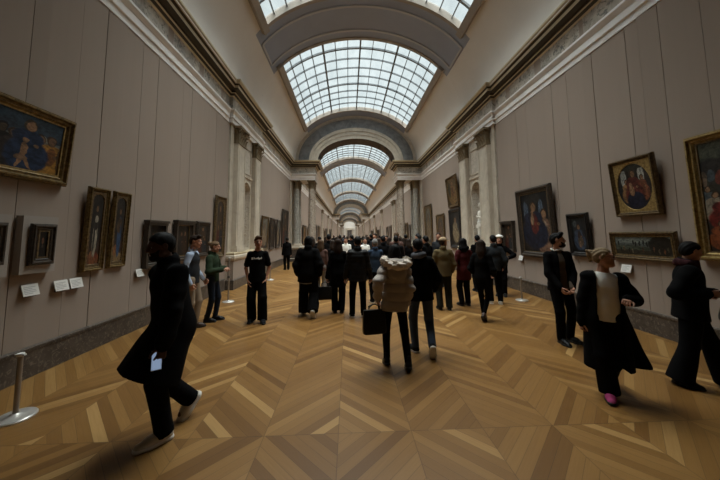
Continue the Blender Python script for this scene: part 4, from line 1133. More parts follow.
        if hb > .16:
            a = s.pel + V(0, .005, 0)*S; mid = (J['knL']+J['knR'])/2; b = V(a[0]*.6+mid[0]*.4, a[1]*.6+mid[1]*.4+back*S, a[2]-hb*S)
            ext = unit(b-a)*.12*S
            F.cap(J['waist'], a, (.138*wide+t)*S*g, (.154*wide+t)*S*g, f, .78, .04*S); F.cap(a, b+ext, (.156*wide+t)*S*g, (.150*wide+t+flare)*S*g, f, .74, .05*S)
            if extra: extra(F, s)
            F.disp(folds(amp*S, 30, seed, (0, 0, 1))); F.plane(b, -unit(b-a)+V(0, 0, .0001))
        else:
            b = s.pel - s.upv*hb*S
            F.cap(J['waist'], b-s.upv*.08*S, (.138*wide+t)*S*g, (.156*wide+t+flare)*S*g, f, .78, .04*S)
            if extra: extra(F, s)
            F.disp(folds(amp*S, 30, seed, (0, 0, .6))); F.plane(b, s.upv)
        G = Fld()
        for sd in 'LR':
            el, wr, sh = J['el'+sd], J['wr'+sd], J['sh'+sd]
            if sleeve > .6:
                G.cap(sh, el, (.049+t*.62)*S*g*slr, (.045+t*.62)*S*g*slr, None, 1, .03*S); e = wr - unit(wr-el)*(.26*(1-sleeve))*S
                G.cap(el, e, (.045+t*.62)*S*g*slr, (.036+t*.5)*S*slr, None, 1, .02*S)
            else:
                e = sh + (el-sh)*sleeve*1.5
                G.cap(sh, e, (.050+t*.7)*S*g*slr, (.050+t*.9)*S*g*slr, None, 1, .03*S)
        if sleeve > 0:
            G.disp(folds(amp*1.1*S, 42, seed+5))
            A = Fld.__call__
            F.field(lambda P: G(P), .025*S, 'add', np.min(G.lo, 0), np.max(G.hi, 0))
        if collar: F.cap(J['neck']+s.upv*.0*S+f*.0, J['neck']+s.upv*.03*S-f*.004, (.064+t*.6)*S, (.066+t*.6)*S, None, 1, .02*S)
        if quilt:
            p0 = s.pel; u = s.upv
            F.disp(lambda P: quilt[0]*(1-np.abs(np.sin(((P-p0)@u)*PI/quilt[1]))**.6))
        # neck opening
        F.cap(J['neck']+s.upv*.035*S, J['headb']+s.upv*.05*S, neckcut*S, neckcut*S, None, 1, 0, 'sub')
        if cut: cut(F, s)
        return s.part(name, F, mat, h, label)
    def hair(s, mat, kind='short', label=None, h=.007):
        S, H, R = s.S, s.H, s.Rh; F = Fld()
        e = lambda c, r, k=.02, op='add': F.ell(H(c), V(*r)*S, R, k*S, op)
        c = lambda a, b, ra, rb, k=.03, n=None, q=1, op='add': F.cap(H(a), H(b), ra*S, rb*S, None if n is None else R @ V(*n), q, k*S, op)
        e((0,.018,.038), (.080,.100,.085))
        if kind == 'short': e((0,.06,-.005), (.074,.058,.07), .03)
        if kind == 'quiff': e((0,.06,-.005), (.074,.058,.07), .03); c((-.03,-.06,.105), (.035,-.055,.10), .035, .03)
        if kind in ('long', 'verylong'):
            L = -.30 if kind == 'long' else -.42
            c((0,.07,.02), (0,.095,-.16), .085, .085, .04, (0,1,0), .62); c((0,.095,-.14), (0,.10,L), .085, .05, .04, (0,1,0), .5)
            for sg in (1, -1): c((sg*.07,.02,.02), (sg*.085,.035,-.17), .03, .034)
        if kind == 'bob':
            e((0,.045,-.03), (.088,.07,.085), .03)
            for sg in (1, -1): c((sg*.068,.01,.03), (sg*.074,.0,-.085), .026, .024)
        if kind == 'bun': e((0,.055,.0), (.076,.06,.065), .03); e((0,.128,.055), (.048,.045,.046), .012)
        if kind == 'messybun':
            e((0,.055,.0), (.08,.062,.07), .03); e((.01,.135,.045), (.052,.042,.05), .012); c((0,.12,.02), (.03,.165,-.04), .03, .012); c((-.02,.13,.08), (-.05,.16,.10), .02, .008)
            for sg in (1, -1): c((sg*.072,-.02,.03), (sg*.08,-.01,-.06), .018, .01)
        if kind == 'pony': e((0,.055,.0), (.074,.06,.065), .03); c((0,.11,.05), (0,.15,-.02), .032, .036, .02); c((0,.15,-.02), (0,.135,-.20), .036, .016, .02)
        am = .005 if kind == 'messybun' else .0022
        F.disp(lambda P: am*np.sin(((P-s.hc)@R[:, 0])*170/S + 5*np.sin(((P-s.hc)@R[:, 2])*14/S) + 3*np.sin(((P-s.hc)@R[:, 1])*18/S)))
        back = {'short': 9, 'quiff': 9, 'bun': .035, 'messybun': .02, 'pony': .035}.get(kind, -.022)
        def line(P):                                            # hairline from the brow over the ear to the nape
            q = (P-s.hc)@R/S
            return -np.maximum(.73*q[:,1]+.69*q[:,2]+.014, q[:,1]-back)*S
        F.ops.append(('cut', line, .022*S))
        return s.part('hair', F, mat, h, label)
    def beard(s, mat):
        S, H, R = s.S, s.H, s.Rh; F = Fld()
        F.ell(H((0,-.026,-.052)), V(.066,.075,.076)*S, R, .02); F.ell(H((0,-.066,-.098)), V(.034,.03,.028)*S, R, .03*S); F.cap(H((-.02,-.092,-.046)), H((.02,-.092,-.046)), .008*S, .008*S, None, 1, .01*S)
        F.ops.append(('cut', lambda P: (lambda q: np.maximum(q[:,2] - np.where(np.abs(q[:,0]) > .048, -.012, -.044), q[:,1]-.012))((P-s.hc)@R/S)*S, 0))
        F.cap(H((-.017,-.10,-.062)), H((.017,-.10,-.062)), .010*S, .010*S, None, 1, .004, 'sub')
        return s.part('beard', F, mat, .006)
    def cap_hat(s, mat):
        S, H, R = s.S, s.H, s.Rh; F = Fld()
        F.ell(H((0,.014,.050)), V(.094,.114,.090)*S, R); F.plane(H((0,0,.020)), R @ V(0,-.25,1))
        F.ell(H((0,-.125,.050)), V(.072,.085,.011)*S, R, .008*S)
        return s.part('cap', F, mat, .007)
    def beret(s, mat):
        S, H, R = s.S, s.H, s.Rh; F = Fld()
        F.ell(H((.01,.02,.098)), V(.115,.125,.042)*S, R); F.cap(H((0,.015,.06)), H((0,.015,.08)), .086*S, .09*S, None, 1, .02*S); F.plane(H((0,0,.058)), R @ V(0,0,1))
        return s.part('beret', F, mat, .008)
    def scarf(s, mat, name='scarf', r=.036, label=None, drop=.0):
        J, S = s.J, s.S; F = Fld()
        for i in range(10):
            a0, a1 = 2*PI*i/10, 2*PI*(i+1)/10
            P = lambda a: J['neck'] + s.upv*(.02+.012*math.sin(2*a))*S + (s.side*math.cos(a)*.078 + s.fwd*math.sin(a)*.068)*S
            F.cap(P(a0), P(a1), r*S, r*S, None, 1, .02*S)
        if drop: F.cap(J['neck']+s.fwd*.10*S, J['waist']+s.fwd*.14*S+s.upv*(.3-drop)*S, .05*S, .045*S, s.fwd, .4, .03*S)
        F.disp(folds(.006*S, 60, 3)); F.cap(J['neck']-s.upv*.1, J['headb']+s.upv*.1, .052*S, .052*S, None, 1, 0, 'sub')
        return s.part(name, F, mat, .008, label)
    def glasses(s, mat):
        H, S = s.H, s.S; b = MB()
        for sg in (1, -1):
            b.tube([H((sg*.032+.021*math.cos(a), -.100, .004+.018*math.sin(a))) for a in [2*PI*k/16 for k in range(17)]], .0022*S, 6)
            b.tube([H((sg*.053,-.099,.008)), H((sg*.078,-.06,.010)), H((sg*.082,.012,.008))], .0022*S, 6)
        b.tube([H((-.011,-.101,.008)), H((0,-.104,.010)), H((.011,-.101,.008))], .0022*S, 6)
        return b.build('glasses', mat, s.o, smooth=True)
    # ---- helpers for things that are held
    def world(s, p):
        return Matrix.Translation(s.o.location) @ Matrix.Rotation(s.o.rotation_euler.z, 4, 'Z') @ Vector(tuple(p))
# ------------------------------------------------------------------ the visitors
RUBW = plain('white_rubber', (.66,.64,.60), .5, 0, .4, .06, 12); RUBB = plain('black_rubber', (.012,.012,.012), .5, 0, .4, .1, 12)
SNK = cloth('beige_sneaker_mesh', (.54,.50,.43), rough=.8, scale=60, var=.4); SNB = cloth('black_sneaker_canvas', (.012,.012,.013)); LACE = plain('laces_pale', (.42,.40,.37), .8)
BRSHOE = plain('brown_leather', (.045,.022,.014), .4, 0, .4, .15, 10); PINK = cloth('pink_sneaker_mesh', (.42,.055,.17), rough=.7)
WHITEC = fab('white_cotton_sweater', (.82,.79,.73)); BLUESH = fab('pale_blue_shirt', (.36,.43,.56)); KHAKI = fab('khaki_cotton', (.26,.195,.135)); GREEN = fab('dark_green_knit', (.022,.036,.018))
TAN = fab('tan_puffer_nylon', (.35,.30,.265), rough=.6, spec=.3); FUR = cloth('pale_fur_trim', (.66,.58,.50), rough=1, scale=90, var=.3, bump=1.0, spec=.05)
OLIVE = fab('olive_tan_jacket', (.115,.085,.040)); DRED = fab('dark_red_wool', (.060,.009,.010)); BEIGE = fab('beige_cap_cotton', (.36,.26,.16)); GREYJ = fab('dark_grey_jacket', (.022,.025,.028))
BROWNJ = fab('brown_pink_jacket', (.10,.055,.045)); BDENIM = fab('denim_jacket_blue', (.030,.050,.085)); MAROON = fab('maroon_scarf', (.035,.009,.011)); GREIGE = fab('taupe_sweater', (.10,.075,.055))
GREYK = fab('grey_hood', (.09,.09,.10)); PINKF = fab('pink_knit', (.36,.18,.16)); REDF = fab('red_jacket', (.16,.03,.022)); LGREY = fab('light_grey_coat', (.22,.21,.20)); DKGREEN = fab('dark_moss_trousers', (.016,.017,.013))
GLASSM = plain('dark_red_glasses', (.05,.015,.014), .3, 0, .5, .05, 20)
HB, HDB, HBR, HLB, HBL, HG = [hair_mat(k) for k in ('black', 'darkbrown', 'brown', 'lightbrown', 'blonde', 'grey')]

def bag_tote(s, p, w, h, d, face, label, drop, mat=LEATHER, name='handbag'):
    """p: world point of the hand; the bag hangs below it by its two handles"""
    p = Vector(p); t = empty(name, (p.x, p.y, p.z-drop-h), (0, 0, face)); tag(t, label, 'bag')
    b = MB(); vs = []
    prof = [(.86,0),(.98,.03),(1.0,.2),(.98,.6),(.93,.97),(.90,1.0)]
    for q, z in prof:
        n = 20
        for k in range(n):
            a = 2*PI*k/n; c, si = math.cos(a), math.sin(a)
            e = lambda v: math.copysign(abs(v)**.35, v)
            vs.append((e(c)*w/2*q, e(si)*d/2*(q if z < .3 else q*(1-.45*z)), z*h))
    fs = []; n = 20
    for i in range(len(prof)-1):
        for k in range(n): fs.append((i*n+k, i*n+(k+1) % n, (i+1)*n+(k+1) % n, (i+1)*n+k))
    fs += [tuple(range(n))[::-1], tuple((len(prof)-1)*n+k for k in range(n))]
    b.add(vs, fs); smooth_by_angle(b.build('bag_body', mat, t), 50)
    for sg in (-1, 1):
        b = MB(); b.tube([(-w*.24, sg*d*.26, h*.9), (-w*.22, sg*d*.2, h+drop*.6), (-w*.06, 0, h+drop), (w*.06, 0, h+drop), (w*.22, sg*d*.2, h+drop*.6), (w*.24, sg*d*.26, h*.9)], .009, 8)
        b.build('handle', mat, t, smooth=True)
    return t
SCREEN_OFF = plain('phone_glass', (.05,.055,.065), .15, 0, .5, .02, 20)
t_ = NT('lit_phone_screen'); SCREEN_ON = t_.pbr((.1,.12,.15,1), .2, 0, .5, None, Emission_Color=(.50,.66,.95,1), Emission_Strength=.32)
def phone(loc, rot, label, glow=0.0):
    t = empty('phone', loc, rot); tag(t, label, 'phone')
    b = MB(); b.loops((-.036,.036,-.0755,.0755), [(-.004,-.004),(0,-.003),(0,.003),(-.004,.004)]); b.build('case', plain('phone_case_pale', (.45,.52,.62), .35, 0, .5, .03, 20), t)
    b = MB(); b.box(-.033,.033,-.072,.072,.0036,.0046); b.build('screen', SCREEN_ON if glow else SCREEN_OFF, t)
    b = MB(); b.box(-.030,-.006,.045,.069,-.0065,-.0035); b.build('camera_block', RUBB, t)
    return t

# --- man in the long black coat striding past on the left
p = Fig('man', 'man in long black coat, dark trousers and beige sneakers striding left in the foreground', -1.63, 2.82, -40, 1.81, 'dark', 1.03,
        feet={'L': (.09,-.07,0,-2,0), 'R': (-.10,.20,.085,4,48)}, hands={'L': (.24,-.16,-.14), 'R': (-.25,.10,-.10)}, lean=(9,0,6), head=(-4,2), fine=.006, curl=(40,55,30), drop=.02)
p.trousers(TROUS, 1.12, .01, .03)
p.top(BLACK, 'coat', .050, .38, .10, wide=1.04, amp=.008, slr=1.12, back=-.13)
p.shoes(SNK, RUBW, label='beige sneaker with pale sole', lm=LACE)
p.hair(HB, 'short'); p.beard(HB)
hw = p.world(p.J['wrL'] + unit(p.J['wrL']-p.J['elL'])*.11 + p.side*-.015 + p.fwd*.02)
phone(hw, tuple((Vector((0,0,1.75))-hw).to_track_quat('Z', 'Y').to_euler()), 'phone with lit pale blue screen, held low by the man in long black coat', 1)

# --- couple by the left wall
p = Fig('man', 'man in dark vest over pale blue shirt and khaki trousers beside the left wall', -3.02, 5.74, 98, 1.77, 'light', 1.0,
        feet={'L': (.10,-.04,0,12,0), 'R': (-.10,.06,0,-8,0)}, hands={'L': (.22,-.14,-.03), 'R': (-.215,-.06,-.06)}, lean=(2,0,0), head=(-6,6), poles={'R': (-.5,1,0)})
p.trousers(KHAKI, 1.12, .008, .03, amp=.006); p.top(BLUESH, 'shirt', .012, .05, amp=.005); p.top(CHAR, 'vest', .026, .07, sleeve=0, amp=.004, collar=False, shoulder=.62)
p.shoes(BRSHOE, RUBB); p.hair(HDB, 'quiff')
p = Fig('woman', 'woman in dark green sweater and jeans holding something in both hands, beside the left wall', -2.86, 6.26, 92, 1.64, 'light', .95,
        feet={'L': (.08,-.05,0,6,0), 'R': (-.08,.06,0,-4,0)}, hands={'L': (.08,-.24,.22), 'R': (-.10,-.22,.21)}, head=(10,10), poles={'L': (.8,.6,-.6), 'R': (-.8,.6,-.6)})
p.trousers(DJEANS, .95, -.004, .0); p.top(GREEN, 'sweater', .034, .05, .0, amp=.007, slr=1.15); p.shoes(LEATHER, RUBB, high=.05); p.hair(HLB, 'bun')
# --- young man facing the viewer
p = Fig('man', 'young man in black t-shirt with white chest print, hands in trouser pockets', -1.90, 6.16, 12, 1.73, 'light', .98,
        feet={'L': (.12,-.10,0,14,0), 'R': (-.10,.03,0,-10,0)}, hands={'L': (.175,-.045,-.06), 'R': (-.175,-.045,-.06)}, head=(14,0), poles={'L': (1,.7,0), 'R': (-1,.7,0)}, curl=(10,12,8))
p.trousers(BLACK2, 1.32, .02, .03, amp=.007); p.top(BLACK2, 't_shirt', .020, .10, .01, sleeve=.5, amp=.005, slr=1.0, collar=False); p.shoes(SNB, RUBB); p.hair(HBR, 'quiff')
b = MB(); S = p.S
def chest_pt(u, v):
    q = p.up((u, 0, v)); a = abs(u)/.16
    return q + p.fwd*(.1255*S*math.sqrt(max(.05, 1-a*a*.62)) - (v-.36)*.10)
def pad(u0, u1, v0, v1):
    P = [chest_pt(u, v) + p.fwd*.010 for u, v in ((u0,v0),(u1,v0+(u1-u0)*.12),(u1,v1+(u1-u0)*.12),(u0,v1))]; Q = [x - p.fwd*.012 for x in P]
    b.add(P+Q, [(0,1,2,3),(7,6,5,4),(0,4,5,1),(1,5,6,2),(2,6,7,3),(3,7,4,0)])
pad(-.115,-.082,.360,.402)
x = -.070
for wd, up_, dn in ((.012,.03,0),(.016,.016,0),(.010,.016,.0),(.016,.018,0),(.012,.028,0),(.014,.016,.008),(.016,.016,0),(.010,.028,0)):
    pad(x, x+wd*1.05, .370-dn*1.4, .370+up_*1.35); x += wd*1.55
b.build('chest_print', WHITEC, p.o)['label'] = 'white print across the chest'

# --- people seen from behind, left of the middle
p = Fig('woman', 'person in bulky black jacket, wide black trousers and white shoes, leftmost of the crowd', -.90, 6.52, 182, 1.73, 'mid', 1.10,
        feet={'L': (.10,-.05,0,8,0), 'R': (-.13,.24,.08,-4,58)}, hands={'L': (.24,-.10,-.02), 'R': (-.25,-.05,-.02)}, head=(0,4))
p.trousers(BLACK2, 1.6, .03, .02, amp=.008); p.top(LGREY, 'undershirt', .02, .20, .02, amp=.003, sleeve=0, collar=False); p.top(BLACK, 'jacket', .05, .165, .03, wide=1.05, amp=.008, slr=1.2); p.shoes(SNK, RUBW); p.hair(HB, 'bob')
p = Fig('woman', 'woman with brown hair and brown-pink jacket between two people in black on the left', -.80, 8.4, 176, 1.62, 'light', .95, head=(-10,0), fine=.009)
p.trousers(LGREY, 1.1, .01, .03); p.top(BROWNJ, 'jacket', .03, .12, .01); p.shoes(SNB, RUBW); p.hair(HBR, 'long')
p = Fig('woman', 'woman with long brown hair in black coat carrying a black handbag, seen from behind', -.24, 6.72, 182, 1.66, 'light', .92,
        feet={'L': (.08,0,0,6,0), 'R': (-.08,.02,0,-6,0)}, hands={'L': (.27,.03,-.10)}, head=(-6,0))
p.trousers(TROUS, 1.2, .012, .03); p.top(BLACK, 'coat', .038, .30, .04, amp=.006); p.shoes(LEATHER, RUBB); p.hair(HDB, 'long')
hw = p.world(p.J['wrL'] + unit(p.J['wrL']-p.J['elL'])*.10 + V(.03,.08,0)); bag_tote(p, hw, .32, .28, .14, rad(8), 'black handbag hanging from the hand of the woman with long brown hair', .10)
p = Fig('man', 'man in black quilted jacket with short black hair, seen from behind in the middle', .20, 6.36, 180, 1.71, 'light', 1.08,
        feet={'L': (.13,.02,0,10,0), 'R': (-.12,-.04,0,-10,0)}, hands={'L': (.28,-.04,-.08), 'R': (-.28,-.04,-.08)})
p.trousers(TROUS, 1.08, .0, .02); p.top(NYLON, 'puffer_jacket', .042, .14, .0, wide=1.06, amp=.004, quilt=(.010,.085), slr=1.1); p.shoes(SNB, RUBW); p.hair(HB, 'short')
p = Fig('man', 'grey-haired person in blue denim jacket seen from behind, just left of the fur-hooded woman', .70, 7.6, 184, 1.64, 'light', 1.0, hands={'L': (.2,-.2,-.06)}, fine=.009)
p.trousers(TROUS, 1.1, .0, .03); p.top(BDENIM, 'denim_jacket', .025, .08); p.shoes(SNB, RUBW); p.hair(HG, 'short')
hw = p.world(p.J['wrL'] + V(.02,-.02,-.09)); phone(hw, (rad(70), 0, rad(10)), 'white phone in the hand of the person in blue denim jacket')

# --- the pair walking away
p = Fig('woman', 'woman in tan puffer jacket with fur-trimmed hood and black trousers walking away', .64, 4.04, 180, 1.61, 'light', 1.0,
        feet={'L': (.14,-.0,.01,4,14), 'R': (-.14,.20,.02,-6,20)}, hands={'L': (.26,.06,.05), 'R': (-.20,-.09,-.05)}, lean=(5,-3,4), head=(8,14), hip=.01, poles={'L': (.5,1,-.1), 'R': (-.3,1,0)})
p.trousers(TROUS, .92, -.002, .02, amp=.003)
p.top(TAN, 'puffer_jacket', .056, .155, .012, wide=1.08, amp=.003, quilt=(.022,.115), slr=1.2, label='tan quilted puffer jacket')
F = Fld(); N = p.J['neck']
for i in range(9):                                             # fur hood lying on the back
    a0, a1 = PI*(-.12+1.24*i/9), PI*(-.12+1.24*(i+1)/9)
    Q = lambda a: N + (p.side*math.cos(a)*.178 - p.fwd*(.03+math.sin(a)*.12) + p.upv*(.02-.05*math.sin(a)+.01*math.cos(2*a)))*p.S
    F.cap(Q(a0), Q(a1), .060*p.S, .060*p.S, None, 1, .015)
F.disp(folds(.011, 95, 4)); F.disp(folds(.006, 210, 9)); o = p.part('fur_trim', F, FUR, .008, 'pale fur trim of the hood')
F = Fld(); F.ell(N - p.fwd*.10*p.S - p.upv*.13*p.S, V(.15,.06,.13)*p.S, p.Rl); F.cap(N-p.fwd*.06-p.side*.1, N-p.fwd*.06+p.side*.1, .07, .07, None, 1, .05); F.disp(folds(.006, 40, 2)); F.cap(N, p.J['headb']+p.upv*.1, .075, .075, None, 1, 0, 'sub'); p.part('hood', F, TAN, .01)
p.shoes(LEATHER, RUBB, high=.06); p.hair(HB, 'bob')
hw = p.world(p.J['wrL'] + unit(p.J['wrL']-p.J['elL'])*.09 + V(.05,.05,0)); bag_tote(p, hw, .32, .31, .12, rad(12), 'black tote bag hanging from the arm of the woman in tan puffer jacket', .07, name='tote_bag')
p = Fig('man', 'man in black jacket and blue jeans walking away beside the fur-hooded woman', 1.10, 4.42, 178, 1.68, 'light', 1.02,
        feet={'L': (.11,-.02,0,28,0), 'R': (-.09,.26,.10,-6,62)}, hands={'L': (.25,-.16,.02), 'R': (-.25,-.16,.0)}, lean=(3,2,0), head=(0,8), poles={'L': (.7,.8,-.2), 'R': (-.7,.8,-.2)})
p.trousers(JEANS, 1.02, .0, .015, amp=.004); p.top(BLACK2, 'jacket', .040, .13, .0, wide=1.04, amp=.006, slr=1.1); p.scarf(GREYK, 'hood', .045, 'grey hood at the collar'); p.shoes(SNB, RUBW, lm=LACE); p.hair(HB, 'short')

# --- group right of the middle
p = Fig('man', 'man in beige cap and olive tan jacket seen from behind', 2.24, 6.80, 176, 1.66, 'light', 1.08, feet={'L': (.11,0,0,10,0), 'R': (-.11,.03,0,-12,0)}, hands={'L': (.24,-.18,.0), 'R': (-.24,-.14,-.02)}, head=(-58,2))
p.trousers(DKGREEN, 1.25, .008, .03, amp=.006); p.top(OLIVE, 'jacket', .038, .10, .01, wide=1.03, amp=.007, slr=1.1, label='olive tan jacket'); p.shoes(LEATHER, RUBB); p.hair(HDB, 'short'); p.cap_hat(BEIGE)['label'] = 'beige peaked cap'
p = Fig('woman', 'woman in dark red coat with long black hair seen from behind', 2.86, 7.12, 188, 1.64, 'light', 1.0, hands={'L': (.2,-.2,.1), 'R': (-.2,-.2,.1)}, head=(-14,0))
p.trousers(TROUS, 1.2, .0, .03); p.top(DRED, 'coat', .034, .24, .03, amp=.006, label='dark red coat'); p.scarf(BLACK, 'shawl', .06); p.shoes(LEATHER, RUBB); p.hair(HB, 'verylong')
p = Fig('woman', 'woman in black with long dark hair and brown shoes, stepping right', 2.76, 5.92, 140, 1.62, 'light', .86,
        feet={'L': (.03,-.08,0,6,0), 'R': (-.03,.12,.06,0,42)}, hands={'L': (.2,-.18,.05), 'R': (-.2,-.16,.05)}, head=(10,4))
p.trousers(TROUS, .85, -.008, -.02, amp=.002); p.top(BLACK2, 'jacket', .045, .19, .0, wide=1.05, amp=.006, slr=1.1); p.shoes(BRSHOE, RUBB); p.hair(HDB, 'verylong')
p = Fig('man', 'man in dark grey jacket and white shoes, back turned, near the right wall', 3.70, 7.25, 166, 1.71, 'light', 1.05, feet={'L': (.11,0,0,10,0), 'R': (-.11,.02,0,-10,0)}, hands={'L': (.25,-.15,.0), 'R': (-.25,-.10,.0)}, head=(6,0))
p.trousers(BLACK2, 1.12, .0, .02); p.top(GREYJ, 'jacket', .032, .08, .0, wide=1.03, amp=.006); p.shoes(SNK, RUBW); p.hair(HB, 'short')
p = Fig('woman', 'person in white beret facing the viewer behind the man in dark grey jacket', 4.34, 8.15, -35, 1.68, 'light', 1.0, hands={'L': (.24,-.22,.20), 'R': (-.2,-.2,.1)}, head=(10,0), fine=.009, poles={'L': (1,.2,-.6)})
p.trousers(TROUS, 1.1, .0, .03); p.top(BLACK, 'coat', .035, .25, .02); p.shoes(LEATHER, RUBB); p.hair(HDB, 'bob'); p.beret(WHITEC)

# --- man in the suit, right
def opened(w0, w1, off=0.0, depth=-.02):
    def cut(F, s):
        a = s.J['neck'] + s.fwd*.16*s.S + s.side*off*s.S; m_ = s.pel + s.fwd*.22*s.S + s.side*off*s.S
        F.cap(a, m_, w0*s.S, w1*s.S, s.fwd, 3.2, .006, 'sub'); F.cap(m_, m_-V(0,0,.9), w1*s.S, w1*1.35*s.S, s.fwd, 3.2, .006, 'sub')
    return cut
p = Fig('man', 'bearded man in black suit and overcoat by the right wall, looking at the paintings', 3.46, 4.66, -6, 1.74, 'light', 1.0,
        feet={'L': (.13,.04,0,24,0), 'R': (-.06,-.05,0,2,0)}, hands={'L': (.07,-.20,-.02), 'R': (-.12,-.20,-.02)}, head=(58,-4), poles={'L': (1,.6,-.2), 'R': (-1,.6,-.2)})
p.trousers(TROUS, 1.05, .0, .02); p.top(GREIGE, 'sweater', .012, .06, amp=.003); p.scarf(WHITEC, 'shirt_collar', .009); p.top(BLACK, 'coat', .036, .10, .01, wide=1.02, amp=.004, cut=opened(.045,.07), collar=False)
p.shoes(LEATHER, RUBB); p.hair(HB, 'quiff'); p.beard(HDB)

# --- woman with glasses, right foreground
p = Fig('woman', 'blonde woman with glasses in open long black coat, white sweater and pink shoes', 2.81, 3.14, -30, 1.57, 'light', 1.0,
        feet={'R': (-.02,-.06,0,-8,0), 'L': (.06,.30,.10,4,50)}, hands={'L': (.21,-.13,.24), 'R': (-.235,-.02,-.12)}, lean=(0,3,8), head=(58,-8), fine=.006, poles={'L': (.7,1,-.5), 'R': (-.4,1,0)}, curl=(55,70,45))
p.trousers(BLACK2, 1.35, .025, .02, amp=.006); p.top(WHITEC, 'sweater', .018, .03, .0, amp=.008, wide=1.0, collar=False, label='white sweater')
def tail(F, s): F.cap(s.pel+s.side*.12-s.fwd*.02, s.pel+s.side*.40-s.fwd*.10-V(0,0,.66), .10, .075, s.fwd, .4, .06)
p.top(BLACK, 'coat', .055, .60, .05, wide=1.06, amp=.007, cut=opened(.115,.125,.01), slr=1.12, back=.03, extra=tail, collar=False)
p.shoes(PINK, RUBB, label='pink sneaker'); p.hair(HBL, 'messybun'); p.glasses(GLASSM)

# --- woman at the right edge
p = Fig('woman', 'woman with short black hair and maroon scarf in black flared trousers at the right edge', 3.98, 3.28, 46, 1.63, 'light', 1.1,
        feet={'R': (-.09,.15,0,-4,6), 'L': (.09,-.26,0,4,0)}, hands={'L': (.0,-.20,.21), 'R': (-.20,-.12,.23)}, lean=(3,0,0), head=(30,8), fine=.006, poles={'L': (.9,.7,-.5), 'R': (-.35,1,-.35)}, curl=(50,60,40))
p.trousers(BLACK2, 1.25, .06, .03, amp=.006); p.top(BLACK, 'jacket', .042, .12, .0, wide=1.06, amp=.007, slr=1.15); p.scarf(MAROON, 'scarf', .042, 'maroon scarf', .28); p.shoes(LEATHER, RUBB); p.hair(HB, 'short')
hw = p.world((p.J['wrR']+p.J['wrL'])/2 + p.fwd*.12 - p.side*.06); bag_tote(p, hw, .30, .22, .15, rad(46), 'black leather handbag held in front by the woman at the right edge', .06)

# --- the crowd further down the gallery
def simple(key, label, hkind, hmat, topmat, tmat, h, girth, hem, extra=None, skin='light', face=180):
    p = Fig('person', label, 0, 60, face, h, skin, girth, fine=.012, group='visitors further down the gallery', head=(random.uniform(-15, 15), 2))
    F0 = p.trousers(tmat, 1.12, .006, .03); p.top(topmat, 'coat' if hem > .2 else 'jacket', .036, hem, .02, h=.014); p.shoes(SNB, RUBB); p.hair(hmat, hkind, h=.010)
    if extra: extra(p)
    return p.o
KIND = {
 'A': simple('A', 'visitor with short black hair and black jacket seen from behind in the far crowd', 'short', HB, BLACK, TROUS, 1.74, 1.05, .14),
 'B': simple('B', 'visitor with long dark hair and black coat seen from behind in the far crowd', 'long', HDB, BLACK, TROUS, 1.64, .98, .32),
 'C': simple('C', 'visitor in charcoal coat facing the viewer in the far crowd', 'short', HDB, CHAR, TROUS, 1.76, 1.0, .26, None, 'light', 0),
 'D': simple('D', 'visitor in white top and dark trousers in the far crowd', 'bun', HDB, WHITEC, DJEANS, 1.66, .98, .06, None, 'light', 20),
 'F': simple('F', 'visitor with brown hair and brown-pink jacket in the far crowd', 'short', HBR, BROWNJ, DJEANS, 1.78, 1.0, .12),
 'G': simple('G', 'visitor in blue denim jacket in the far crowd', 'short', HB, BDENIM, TROUS, 1.70, 1.0, .10),
 'H': simple('H', 'visitor in light grey coat in the far crowd', 'bob', HBR, LGREY, TROUS, 1.66, 1.0, .30),
}
used = set()
SPOTS = [(q.location.x, q.location.y) for q in COL.objects if q.name.startswith('person') and q.parent is None and q.location.y < 50]
def put(k, x, y, dz=0, label=None, sc_=1.0):
    o = KIND[k]
    if k in used: o = copy_tree(o)
    used.add(k); o.location = (x, y, 0)
    while any((x-a)**2+(y-b_)**2 < .58**2 for a, b_ in SPOTS): y += .22
    SPOTS.append((x, y)); o.location = (x, y, 0)
    o.rotation_euler.z = o.rotation_euler.z + rad(dz); o.scale = (sc_, sc_, sc_)
    if label: o['label'] = label
    return o
rnd = random.Random(5)
near = [(313,11.0,'B'),(329,10.2,'A'),(337,12.4,'B'),(346,11.8,'D'),(352,11.6,'A'),(365,11.6,'D'),(383,9.2,'A'),(389,11.2,'B'),(396,8.7,'A'),(404,8.3,'F'),(410,9.8,'B'),(426,8.5,'A'),(433,8.0,'B'),(439,9.8,'C'),(482,8.6,'A'),(418,11.5,'A'),(376,11.6,'C'),(340,15,'A'),(358,15.5,'B'),(371,14.6,'A'),(379,10.4,'B'),(386,13,'A'),(393,10.6,'C'),(399,11.8,'B'),(406,13.2,'A'),(414,9.0,'B'),(421,10.2,'A'),(430,11.4,'B'),(333,9.2,'B'),(320,13.5,'A'),(326,16,'B'),(366,12.2,'B')]
only = {(346,11.8): 'woman in white top facing the viewer, just left of the man in black quilted jacket', (365,11.6): 'woman in white top facing the viewer, just right of the man in black quilted jacket',
        (404,8.3): 'tall visitor with brown hair just above the shoulder of the man in blue jeans', (482,8.6): 'visitor with black hair behind the woman with brown shoes', (439,9.8): 'visitor in charcoal coat facing the viewer beside the man in beige cap'}
for px, D, k in near:
    o = put(k, (px-348.5)/287*D, D, rnd.uniform(-25, 25), only.get((px, D)), rnd.uniform(.97, 1.03))
put('A', -3.2, 15.2, 10, 'small distant visitor in black close to the left wall before the arch', .95)
for i in range(34):
    D = 16 + 44*(i/33)**1.3 + rnd.uniform(-1, 1); lim = (-2.9, 3.9) if not 18.8 < D < 22.6 else (-1.6, 2.8)
    put(rnd.choice('AABBCAGFHB'), rnd.uniform(*lim), D, rnd.uniform(-40, 40), None, rnd.uniform(.95, 1.05))

